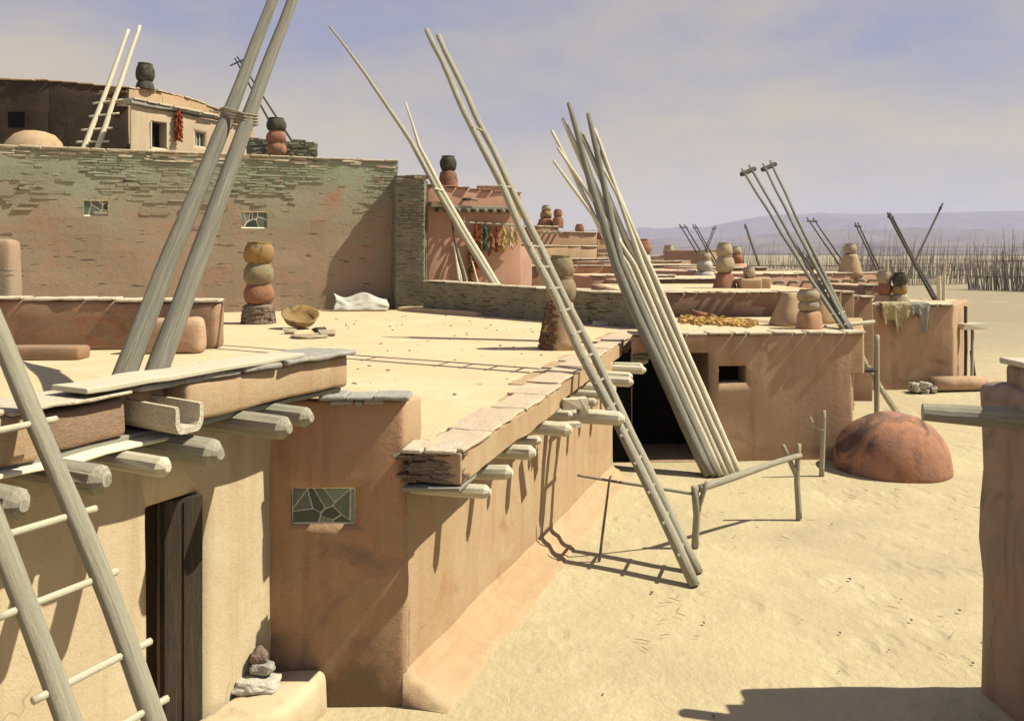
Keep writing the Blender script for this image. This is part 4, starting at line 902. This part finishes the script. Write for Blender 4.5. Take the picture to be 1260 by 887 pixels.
# bundle of poles in front of HOUSE 4
BF = [(.00, 700, 127, .090, .042, 'wood_dark', 'thickest dark grey pole at the left of the standing bundle'),
      (.10, 679, 161, .050, .030, 'wood_pale', 'pale slim pole of the bundle whose tip is the leftmost tall one'),
      (.20, 724, 140, .075, .045, 'wood_dark', 'second thick grey pole of the bundle, its tip curving away at the right'),
      (.30, 692, 146, .052, .030, 'wood_pale', 'pale pole of the bundle with its tip just left of the thickest pole'),
      (.38, 681, 198, .048, .022, 'wood_pale', 'thin short pole of the bundle with the lowest tip at the far left'),
      (.46, 697, 154, .052, .030, 'wood_pale', 'straight cream pole in the middle of the standing bundle'),
      (.56, 686, 182, .050, .025, 'wood_pale', 'narrow cream pole of the bundle with the second lowest tip'),
      (.66, 711, 158, .052, .030, 'wood_pale', 'cream pole right of the middle of the standing bundle'),
      (.78, 731, 158, .052, .028, 'wood_pale', 'cream pole near the right edge of the bundle foot'),
      (.90, 738, 185, .050, .024, 'wood_pale', 'thin cream pole second from the right edge of the bundle foot'),
      (1.0, 741, 205, .048, .022, 'wood_pale', 'thinnest cream pole at the very right edge of the bundle foot'),
      (.15, 706, 150, .055, .030, 'wood', 'back pole of the bundle between the two thick grey ones'),
      (.60, 717, 166, .055, .030, 'wood', 'grey slim back pole behind the cream ones of the bundle')]
for i, (k, x1, y1, ra_, rb_, m_, lab) in enumerate(BF):
    off = .05 * (i % 2) + (.12 if m_ == 'wood' else 0)
    YY = lambda py: 14.9 + 2.3 * (585 - py) / 455 + off
    f_ = at(873 + 38 * k, 585, 14.9); f_ = Vector((f_.x, 14.9 + off, 0))
    p418, p326 = at(797 + 41 * k, 418, YY(418)), at(757 + 42 * k, 326, YY(326)); q = at(x1, y1, YY(y1)); p240 = at((757 + 42 * k) * .42 + x1 * .58 - 1 + 3 * k, 326 * .42 + y1 * .58 , YY(326 * .42 + y1 * .58))
    bm = NB(); tube(bm, [f_, f_.lerp(p418, .5), p418, p326, p240, q], [ra_ * 1.22, ra_ * 1.2, ra_ * 1.15, ra_, (ra_ + rb_) / 2, rb_], seg=10, wob=.015, seed=i * 2.3)
    tag(build('pole', bm, m_, smooth=True, loc=f_), lab, 'pole', 'poles standing bundled against the brown house')
# ladder by HOUSE 4's corner and the raised poles with crosspieces
fo = on(1104, 507, 0); tp = at(1058, 432, 17.2)
tp2 = tp + (tp - fo) * .05
ladder('ladder', 'short ladder going down to the sand at the right corner of the brown house', fo, tp2, (-.18, -.45, 0), [.25, .45, .6, .72, .8, .88, .95], .05, .04, m='wood', rm='wood_pale', rr=.02)
for i, (x0, x1, y1, x2, y2, lab) in enumerate(((1038, 913, 208, 926, 228, 'tall thin ladder with a crosspiece, left of the two leaning over the brown roof'), (1045, 939, 202, 941, 203, 'tall thin ladder with a crosspiece, right of the two leaning over the brown roof'))):
    p = on(x0, 407 + 0, Z4); q = at(x1, y1, 22.5); ln = (q - p)
    ladder('ladder', lab, p, q, (.10, .15, 0), [.03, .08], .045, .028, m='wood_dark', rr=.015, cross=(.965, .13, .06), B1v=(.24, .2, .10))
bm = NB(); tube(bm, [(at(1079, 480, 17.8).x, 17.8, 0), at(1079, 412, 17.8)], .055, seg=8, wob=.03); tag(build('post', bm, 'wood', smooth=True), 'straight upright post beside the short ladder at the brown corner', 'post')
# far ladders: (foot px, foot y, top px, top y, D, cross, label)
for (x0, y0, x1, y1, D, sp, r_, lab, rl) in (
    (862, 318, 836, 276, 60, .9, .07, 'far small ladder with crosspiece above the white terraces', 1),
    (880, 325, 852, 276, 56, .5, .06, 'far ladder leaning left, crossing the one beside the grey tower', 1),
    (866, 312, 879, 278, 57, .4, .06, 'far ladder leaning right, crossing its neighbour by the grey tower', 1),
    (938, 338, 916, 276, 45, .25, .06, 'lone slender ladder with a crosspiece in front of the fence', 1),
    (1040, 336, 993, 268, 42, .9, .05, 'ladder with crosspiece leaning left towards the pale tower chimney', 1),
    (1085, 345, 1052, 274, 38, .55, .055, 'ladder with crosspiece leaning above the red and cream pots', 1),
    (1150, 374, 1092, 262, 27, .42, .055, 'ladder leaning left in the crossed pair on the hide-draped house', 1),
    (1112, 350, 1160, 250, 34, .3, .055, 'ladder leaning right in the crossed pair by the hide-draped house', 1)):
    p = at(x0, y0, D); q = at(x1, y1, D + 2.5); d_ = (q - p)
    zf_ = Z5 if D == 27 else max(0, p.z - (.8 if D < 50 else 2.0)); 
    if D == 27: f_ = p.copy(); f_.z = Z5
    else: f_ = p + d_ * ((zf_ - p.z) / d_.z)
    ladder('ladder', lab, f_, q, (sp * .42, .25, 0), [.05, .12], r_, r_ * .6, m='wood_bark', rm='wood_bark', rr=.02, cross=(.95, .14, .05), seg=6)
# ladder on the terrace top left
fa, ta_ = at(106, 176, 26.5), at(158, 37, 28.2); d_ = ta_ - fa; fa2 = fa - d_ * ((fa.z - TZ) / d_.z)
fb, tb_ = at(122, 178, 26.5), at(172, 32, 28.2); db = tb_ - fb; fb2 = fb - db * ((fb.z - TZ) / db.z)
ladder('ladder', 'white ladder leaning on the dark upper wall at the top left', fa2, ta_, fb2 - fa2, [.14, .23, .33, .43], .085, .05, m='wood_pale', rr=.035, B1v=tb_ - ta_, over=.2)
# ladder in front of the rose house
fa, ta_ = at(608, 352, 25.2), at(405, 32, 27.0); d_ = ta_ - fa; f0 = fa - d_ * ((fa.z - 2.2) / d_.z)
T = thing('ladder', f0, 'very long slender ladder leaning against the rose house, one rail much taller', 'ladder', GP)
bm = NB(); tube(bm, [f0, fa, at(540, 238, 25.9), at(505, 175, 26.3), at(450, 92, 26.7), ta_], [.085, .085, .075, .065, .05, .03], seg=9, wob=.03); build('rail', bm, 'wood', T, smooth=True)
bm = NB(); tube(bm, [f0 + Vector((.22, .2, 0)), at(612, 350, 25.4), at(545, 236, 26.0), at(515, 180, 26.3), at(499, 126, 26.5)], [.08, .08, .07, .05, .025], seg=9, wob=.03); build('rail', bm, 'wood_pale', T, smooth=True)
for y in (232, 256, 270, 285, 300, 318):
    x = 535 + (y - 228) * .6; bm = NB(); tube(bm, [at(x - 3, y, 25.75), at(x + 9, y + 3, 26.0)], .03, seg=6); build('rung', bm, 'wood_pale', T)
# poles crossing behind the tied pair
for (x0, y0, x1, y1, D, r_, lab) in ((333, 152, 289, 72, 34, .05, 'thin dark pole pointing left above the low stone wall, left one'), (347, 155, 292, 70, 35, .05, 'thin dark pole pointing left above the low stone wall, right one')):
    p, q = at(x0, y0, D), at(x1, y1, D + 1); d_ = q - p; f_ = p - d_ * ((p.z - TZ) / d_.z) if p.z > TZ else p
    bm = NB(); tube(bm, [f_, q], [r_, r_ * .6], seg=6); tube(bm, [q - Vector((.3, 0, .1)) - d_ * .08, q + Vector((.35, 0, .2)) - d_ * .08], .03, seg=5); tag(build('pole', bm, 'wood_bark', loc=f_), lab, 'pole', GP)
# the H2 back terrace continues under those poles
# ------------------------------------------------------------------ rail fence and forked post
T = thing('hitching_rail', on(855, 672), 'crooked hitching rail of bare branches on the plaza sand', 'hitching rail')
pA, pB = on(983, 638), on(855, 673); pC = on(737, 690)
tA, tB = pA + Vector((.0, 0, at(983, 546, pA.y).z)), pB + Vector((0, 0, at(853, 598, pB.y).z)); tC = Vector((at(752, 585, pC.y).x, pC.y, at(752, 585, pC.y).z))
def br(pts, rad, m='wood', name='post', wob=.02):
    bm = NB(); tube(bm, pts, rad, seg=9, wob=wob); return build(name, bm, m, T, smooth=True)
br([pA, pA + (tA - pA) * .5 + Vector((-.03, 0, 0)), tA], [.045, .04, .032]); br([pA + Vector((-.04, 0, .62)), pA + Vector((-.22, 0, tA.z - .02))], [.04, .03], name='fork')
br([pB, pB + Vector((.03, 0, .4)), tB], [.045, .045, .05]); br([pB + Vector((.03, 0, .42)), pB + Vector((.16, 0, tB.z + .06))], [.035, .03], name='fork')
br([pB + Vector((.06, 0, tB.z - .03)), pA.lerp(pB, .5) + Vector((0, 0, .80)), pA + Vector((.02, 0, tA.z - .16))], [.05, .045, .038], name='rail')
br([pC, tC], [.018, .014], m='wood_dark'); br([pC + Vector((-.25, .1, tC.z - .02)), pC.lerp(pB, .4) + Vector((0, 0, .88)), pB + Vector((0, 0, tB.z - .10))], [.014, .018, .02], m='wood_dark', name='rail', wob=.04)
fp = on(1011, 585); zt = at(0, 505, fp.y).z
T = thing('forked_post', fp, 'forked branch post standing in front of the brown house', 'post')
br([fp, fp + Vector((.02, 0, zt * .5)), fp + Vector((.04, 0, zt))], [.045, .038, .03]); br([fp + Vector((.02, 0, zt * .70)), fp + Vector((-.13, 0, zt * .74)), fp + Vector((-.20, 0, zt * .90))], [.03, .026, .018], name='fork')

# ------------------------------------------------------------------ small things
def bowl(c, r_, h_, m, label, tilt=(0, 0), name='bowl', up=True):
    bm = NB(); t = .035
    pr = [(0, 0), (r_ * .45, 0), (r_ * .78, h_ * .3), (r_, h_), (r_ * .93, h_ + .01), (r_ * .74, h_ * .36 + t), (r_ * .4, t), (0, t)]
    if not up: pr = [(x, h_ - y) for x, y in pr]
    lathe(bm, c, pr, seg=30, amp=.03, tilt=tilt); tag(build(name, bm, m, smooth=True), label, 'bowl')
b0 = on(372, 404, RZ); bowl(b0 + Vector((-.05, 0, .10)), .40, .24, 'clay_ochre', 'ochre bowl tilted on the flat roof beside the three-pot stack', (.42, .15))
p = on(385, 416, RZ)
bm = NB()
for i in range(3): lathe(bm, p + Vector((.1 * i - .1, .1, -.0)), [(.3 - .08 * i, 0), (.34 - .08 * i, .03), (.28 - .08 * i, .05), (0, .05)], seg=14, amp=.2, seed=i)
tag(build('broken_dish', bm, 'clay_buff', smooth=True), 'flat broken dish lying in front of the tilted ochre bowl', 'dish')
for i, (px, py, lab) in enumerate(((356, 411, 'curved potsherd left of the broken dish on the roof'), (402, 414, 'upright pale potsherd right of the broken dish on the roof'), (394, 409, 'small dark-striped potsherd behind the broken dish'))):
    q = on(px, py, RZ); bm = NB(); stone(bm, q + Vector((0, 0, .05)), .26, .14, .08, .4 * i, amp=.25, tilt=.5); bmesh.ops.bevel(bm, geom=bm.edges[:], offset=.02, segments=2); tag(build('potsherd', bm, 'clay_buff' if i < 2 else 'clay_black'), lab, 'potsherd')
q = on(741, 396, RZ); q = Vector((q.x - .5, q.y - 1.2, RZ)); bowl(on(742, 398, RZ), .36, .20, 'stone_cap', 'upturned pale bowl on the roof by the grey stone parapet', up=False, tilt=(.0, .25))
q = on(737, 400, RZ); bm = NB(); stone(bm, q + Vector((0, -.2, .05)), .3, .2, .1, .3); tag(build('potsherd', bm, 'stone_white'), 'white sherd lying in front of the upturned pale bowl', 'potsherd')
# white cloth bundle
bm = NB(); x0, x1 = at(412, 0, 24.9).x, at(476, 0, 24.9).x; g = {}; nx, ny = 30, 12
for i in range(nx + 1):
    for j in range(ny + 1):
        u, v = i / nx, j / ny; x = x0 + (x1 - x0) * u; y = 24.9 + .30 * (1 - v) * -1 + .25 * (x - x0) * .35
        z = RZ + .02 + .48 * v ** .8 * (1 - .25 * u - .10 * math.sin(u * 7)) + .05 * math.sin(u * 9 + v * 3) * v
        g[i, j] = bm.verts.new((x + .05 * math.sin(v * 4), y + .06 * noise.noise(Vector((u * 6, v * 4, 0))), z))
for i in range(nx):
    for j in range(ny): bm.faces.new((g[i, j], g[i + 1, j], g[i + 1, j + 1], g[i, j + 1]))
ex = bmesh.ops.extrude_face_region(bm, geom=bm.faces[:]); 
for v in ex['geom']:
    if isinstance(v, bmesh.types.BMVert): v.co += Vector((0, .22, -.04))
bmesh.ops.recalc_face_normals(bm, faces=bm.faces)
tag(build('white_sack', bm, 'cloth', smooth=True), 'crumpled white sack leaning at the foot of the tall stone wall', 'sack')
# stones on the bench
bq = C0 + Vector((.05, -.28))
def blob(c, sx, sy, sz, m, label, name='stone', seed=0, pw=1.0):
    bm = NB(); bmesh.ops.create_icosphere(bm, subdivisions=3, radius=1)
    for v in bm.verts:
        n_ = v.co.normalized(); k_ = 1 + .22 * noise.noise(n_ * 1.5 + Vector((seed, 0, 0))) ; f_ = max(abs(n_.x), abs(n_.y), abs(n_.z)); n2 = n_ / f_ ** .6
        t_ = (1 - .75 * max(0, n2.z) ** 1) if pw > 1 else 1
        v.co = Vector(c) + Vector((n2.x * sx * k_ * t_, n2.y * sy * k_ * t_, n2.z * sz * k_ * pw + sz))
    tag(build(name, bm, m, smooth=False), label, 'stone', 'stones piled on the adobe bench')
blob((bq.x - .06, bq.y, .27), .175, .13, .055, 'stone_white', 'flat white stone at the bottom of the little pile by the buttress', seed=1)
blob((bq.x - .02, bq.y + .04, .39), .095, .07, .045, 'stone_blue', 'grey squarish stone in the middle of the little pile', seed=2)
blob((bq.x - .05, bq.y + .06, .475), .07, .055, .055, 'stone_mid', 'pointed brownish stone on top of the little pile', seed=3, pw=1.25)
# sloping drift of clay on the roof at the left
bm = NB(); g = {}; n = 24; o0 = Vector((-5.9, 9.2, RZ))
for i in range(n + 1):
    for j in range(n + 1):
        u, v = i / n, j / n; x = -7.4 + 3.4 * u; y = 8.6 + 3.2 * v
        d_ = max(0, 1 - math.hypot((x + 6.0) / 1.55, (y - 10.2) / 1.5)); z = RZ - .03 + .48 * d_ ** .9 * (1 + .15 * noise.noise(Vector((x, y, 0)) * 1.5))
        g[i, j] = bm.verts.new((x, y, z))
for i in range(n):
    for j in range(n): bm.faces.new((g[i, j], g[i + 1, j], g[i + 1, j + 1], g[i, j + 1]))
tag(build('clay_heap', bm, 'ground', smooth=True), 'smooth heap of pale clay on the left roof behind the eave', 'clay heap', kind='stuff')
# drying corn on the brown house roof
bm = NB()
for i in range(900):
    f_, g_ = random.random(), random.gauss(0, .33); px = 838 + 92 * f_; q = on(px, 396 + 5 * g_ + 4 * f_, Z4)
    stone(bm, (q.x, q.y, Z4 + .03 + .05 * random.random() * (1 - f_ * .5)), random.uniform(.06, .13), .05, .045, random.random() * 3, tilt=random.random() * .5)
tag(build('drying_corn', bm, 'corn_orange'), 'yellow-orange corn spread out to dry on the brown house roof', 'corn', kind='stuff')
q = on(866, 391, Z4); bm = NB(); tube(bm, [q + Vector((-.28, 0, .16)), q + Vector((-.05, 0, .06)), q + Vector((.3, 0, .04))], [.03, .075, .02], seg=9); tag(build('gourd', bm, 'clay_red', smooth=True), 'dark red curved gourd lying on the drying corn', 'gourd')
# chili and corn strings on the rose house
def ristra(px, y0, y1, w, m, label, off=.22, kind='chili_string', fine=.05, cat='string of chilies'):
    p = V0 + vd * vpt(px) + vn * off; Y = p.y; za, zb = at(0, y0, Y).z, at(0, y1, Y).z; bm = NB()
    tube(bm, [xy(p, za + .12), xy(p, zb)], .01, seg=5)
    nn_ = int((za - zb) / .022)
    for i in range(nn_):
        f_ = i / nn_; z = za + (zb - za) * f_; a_ = random.random() * 6.28; ww = w * (.6 + .4 * math.sin(min(1, f_ * 4) * 1.57)) * random.uniform(.6, 1.1)
        d_ = Vector((math.cos(a_), math.sin(a_), -1.1)).normalized(); s_ = Vector((p.x, p.y, z))
        tube(bm, [s_, s_ + d_ * ww * .6, s_ + d_ * ww * 1.0 + Vector((0, 0, -.02))], [fine * .5, fine * .6, fine * .15], seg=5)
    tag(build(kind, bm, m, loc=xy(p, zb)), label, cat, 'strings hung from the eave of the rose house')
# an even pole carries the strings between the beams
pa, pb = V0 + vd * vpt(568) + vn * .22, V0 + vd * vpt(642) + vn * .22
bm = NB(); tube(bm, [xy(pa, 4.62), xy(pb, 4.55)], .03, seg=7); tube(bm, [xy(pa, 4.62), xy(pa, 5.0)], .015, seg=5); tube(bm, [xy(pb, 4.55), xy(pb, 5.0)], .015, seg=5); build('hanging_pole', bm, 'wood', H3)
ristra(577, 300, 345, .14, 'chili_brown', 'long low brown chili string, leftmost under the eave', off=.16)
ristra(583, 275, 340, .15, 'chili', 'deep red chili string next to the longest brown one')
ristra(588, 274, 318, .12, 'chili_brown', 'short rust-brown chili string left of the teal one')
ristra(594, 276, 306, .15, 'teal', 'blue-green corn string, the only teal one', kind='corn_string', cat='string of corn')
ristra(601, 275, 312, .15, 'chili_brown', 'brown chili string just right of the teal one')
ristra(608, 277, 308, .13, 'chili', 'short red chili string between the brown and yellow strings')
ristra(616, 277, 306, .18, 'corn', 'bright yellow corn string, left of the white one', kind='corn_string', cat='string of corn')
ristra(625, 278, 302, .2, 'corn_white', 'whitish corn string near the right end of the eave', kind='corn_string', cat='string of corn')
ristra(632, 282, 298, .14, 'corn', 'smallest yellow corn string at the right end of the eave', kind='corn_string', cat='string of corn')
p = U0 + ud * upt(216) + un * .14
bm = NB(); za, zb = at(0, 136, p.y).z, at(0, 170, p.y).z
for i in range(110):
    z = za + (zb - za) * random.random(); a_ = random.random() * 6.28; s_ = Vector((p.x, p.y, z)); d_ = Vector((math.cos(a_), math.sin(a_), -.9)).normalized(); tube(bm, [s_, s_ + d_ * .18], [.035, .012], seg=5)
tube(bm, [xy(p, za + .1), xy(p, zb)], .012, seg=5)
tag(build('chili_string', bm, 'chili', loc=xy(p, zb)), 'thick red chili string on the small cream upper house', 'string of chilies')
# pale sticks leaning on the rose wall
for i, (x0, x1, yt, r_, m_) in enumerate(((566, 553, 262, .035, 'wood_bark'), (561, 558, 302, .04, 'wood_pale'), (568, 556, 305, .035, 'wood_pale'), (573, 562, 306, .03, 'wood'), (588, 576, 306, .03, 'wood_pale'))):
    b_ = V0 + vd * vpt(x0) + vn * .9; t_ = V0 + vd * vpt(x1) + vn * .08; bm = NB(); zt = at(0, yt, t_.y).z
    tube(bm, [xy(b_, 2.0), xy(b_.lerp(t_, .5), (2.0 + zt) / 2 - .05), xy(t_, zt)], [r_ * 1.2, r_, r_ * .7], seg=7, wob=.05, seed=i)
    tag(build('stick', bm, m_, loc=xy(b_, 2.0)), ['dark tall stick leaning on the rose wall, tallest of the five', 'straight pale stick leaning on the rose wall below the eave', 'pale curved stick crossing the straight pale one on the rose wall', 'greyish stick right of the pale curved one on the rose wall', 'pale stick leaning apart, under the red chili string'][i], 'stick', 'sticks leaning on the rose house')
# yard behind the grey parapet, on which the rose house's sticks and ladder stand
T = thing('yard_terrace', (0, 26, 0), 'narrow raised yard between the grey parapet and the rose house', 'terrace')
bm = NB(); rhex(bm, [(-3.2, 25.0), (2.0, 20.6), (4.2, 27.2), (-2.4, 26.5)], -.05, 2.2, r=.03, step=.8, amp=.01); build('terrace_floor', bm, 'roof', T)

# ------------------------------------------------------------------ corral fences
def corral(p0, p1, hgt, n, label, lean=.06, r_=.05, rails=2):
    bm = NB(); p0, p1 = Vector(p0), Vector(p1)
    for i in range(n):
        f_ = i / n + random.uniform(-.5, .5) / n; p = p0.lerp(p1, f_) + Vector((0, random.uniform(-.4, .4), -.1)); h_ = hgt * (random.uniform(.45, .95) if random.random() < .8 else random.uniform(.9, 1.25)) * (1 + .3 * noise.noise(Vector((f_ * 14, hgt, 0))))
        dx = random.gauss(lean, .09) * h_; rr = r_ * random.uniform(.6, 1.3); v = []
        for (ox, oz, s_) in ((0, 0, 1), (dx * .5 + random.uniform(-.06, .06), h_ * .5, .85), (dx, h_, .45)):
            c_ = p + Vector((ox, 0, oz)); v.append([bm.verts.new(c_ + Vector((math.cos(a) * rr * s_, math.sin(a) * rr * s_, 0))) for a in (0, 2.1, 4.2)])
        for k in range(2):
            for j in range(3): bm.faces.new((v[k][j], v[k][(j + 1) % 3], v[k + 1][(j + 1) % 3], v[k + 1][j]))
        bm.faces.new(v[2])
    for k in range(rails):
        z = hgt * (.3 + .35 * k); tube(bm, [p0 + Vector((0, 0, z)), p0.lerp(p1, .5) + Vector((0, 0, z + .1)), p1 + Vector((0, 0, z))], .05, seg=5)
    tag(build('corral_fence', bm, 'fence'), label, 'fence', 'tall picket corrals on the plain')
g1_, g2_ = on(1192, 356, 0), on(1330, 361, 0)
corral(g1_, g2_, 4.4, 190, 'nearest tall corral of leaning pickets at the right edge', lean=-.10)
corral(at(1050, 0, 118) * Vector((1, 1, 0)), at(1220, 0, 112) * Vector((1, 1, 0)) if False else Vector((at(1220, 0, 112).x, 112, 0)), 5.0, 170, 'dense corral of dark pickets behind the hide-draped house') if False else None
def gp(px, D): return Vector(((px - CX) / F * D, D, 0))
corral(gp(1050, 100), gp(1192, 108), 3.8, 110, 'long corral line running behind the hide-draped house')
corral(gp(1060, 135), gp(1330, 128), 5.2, 230, 'tall dense second corral row at the right, reaching the hills')
corral(gp(915, 95), gp(1055, 92), 3.6, 95, 'corral behind the pale tower chimney')
corral(gp(880, 150), gp(1080, 150), 5.4, 150, 'far corral row between the crossed far ladders and the tower chimney')
corral(gp(1030, 190), gp(1340, 180), 7.6, 210, 'farthest tall corral row below the blue ridges')
corral(gp(790, 180), gp(900, 175), 4.6, 80, 'thin far corral above the white terraces')
# ------------------------------------------------------------------ loose grit
bm = NB()
for i in range(150):
    x = random.uniform(-.2, 9); y = random.uniform(6.2, 26) 
    if x < 1.1 + (y - 9) * .34 and y > 7: continue
    if y > 14.8 and 1.8 < x < 8: continue
    r_ = random.uniform(.005, .016); stone(bm, (x, y, r_ * .3), r_ * 2, r_ * 1.6, r_, random.random() * 3, amp=.25)
tag(build('gravel', bm, 'stone_mid', loc=(0, 0, 0)), 'scattered pebbles on the plaza sand', 'gravel', kind='stuff')
bm = NB()
for i in range(170):
    x = random.uniform(-6, 2.3); y = random.uniform(8.3, 23)
    if x > -.9 + (y - 7.6) * .30 or x < -3.0 - (y - 8) * .1: continue
    r_ = random.uniform(.006, .02); stone(bm, (x, y, RZ + r_ * .3), r_ * 2.6, r_ * 1.6, r_, random.random() * 3, amp=.25)
tag(build('gravel', bm, 'stone_mid', loc=(0, 0, RZ)), 'scattered chips on the near house roof', 'gravel', kind='stuff')

bm = NB()
for i in range(420):
    x = random.uniform(.2, 8.5); y = random.uniform(6.6, 24)
    if x < 1.0 + (y - 8) * .34 or (y > 14.8 and 1.6 < x < 8.2): continue
    if noise.noise(Vector((x * .5, y * .5, 3))) < -.05: continue
    l_ = random.uniform(.04, .16); a_ = random.random() * 3.14; d_ = Vector((math.cos(a_), math.sin(a_), 0)) * l_ / 2; c_ = Vector((x, y, .012))
    tube(bm, [c_ - d_, c_ + Vector((0, 0, .004)), c_ + d_], [.003, .004, .002], seg=4)
tag(build('straw', bm, 'straw', loc=(0, 0, 0)), 'bits of straw and twigs trodden into the plaza sand', 'straw', kind='stuff')
# ------------------------------------------------------------------ haze
bm = NB(); bmesh.ops.create_cube(bm, size=1)
for v in bm.verts: v.co = Vector((v.co.x * 17000, -60 + (v.co.y + .5) * 8200, -3 + (v.co.z + .5) * 420))
hm = bpy.data.materials.new('haze'); hm.use_nodes = True; t = hm.node_tree; t.nodes.remove(t.nodes['Principled BSDF'])
pv = t.nodes.new('ShaderNodeVolumePrincipled'); pv.inputs['Color'].default_value = (.60, .66, 1.0, 1); pv.inputs['Density'].default_value = .00010; pv.inputs['Anisotropy'].default_value = .0
t.links.new(pv.outputs[0], t.nodes['Material Output'].inputs['Volume'])
tag(build('haze', bm, hm, loc=(0, 0, 0)), 'thin bluish haze over the plain', 'haze', kind='stuff')
for o in bpy.data.objects:
    if '_z' in o: del o['_z']
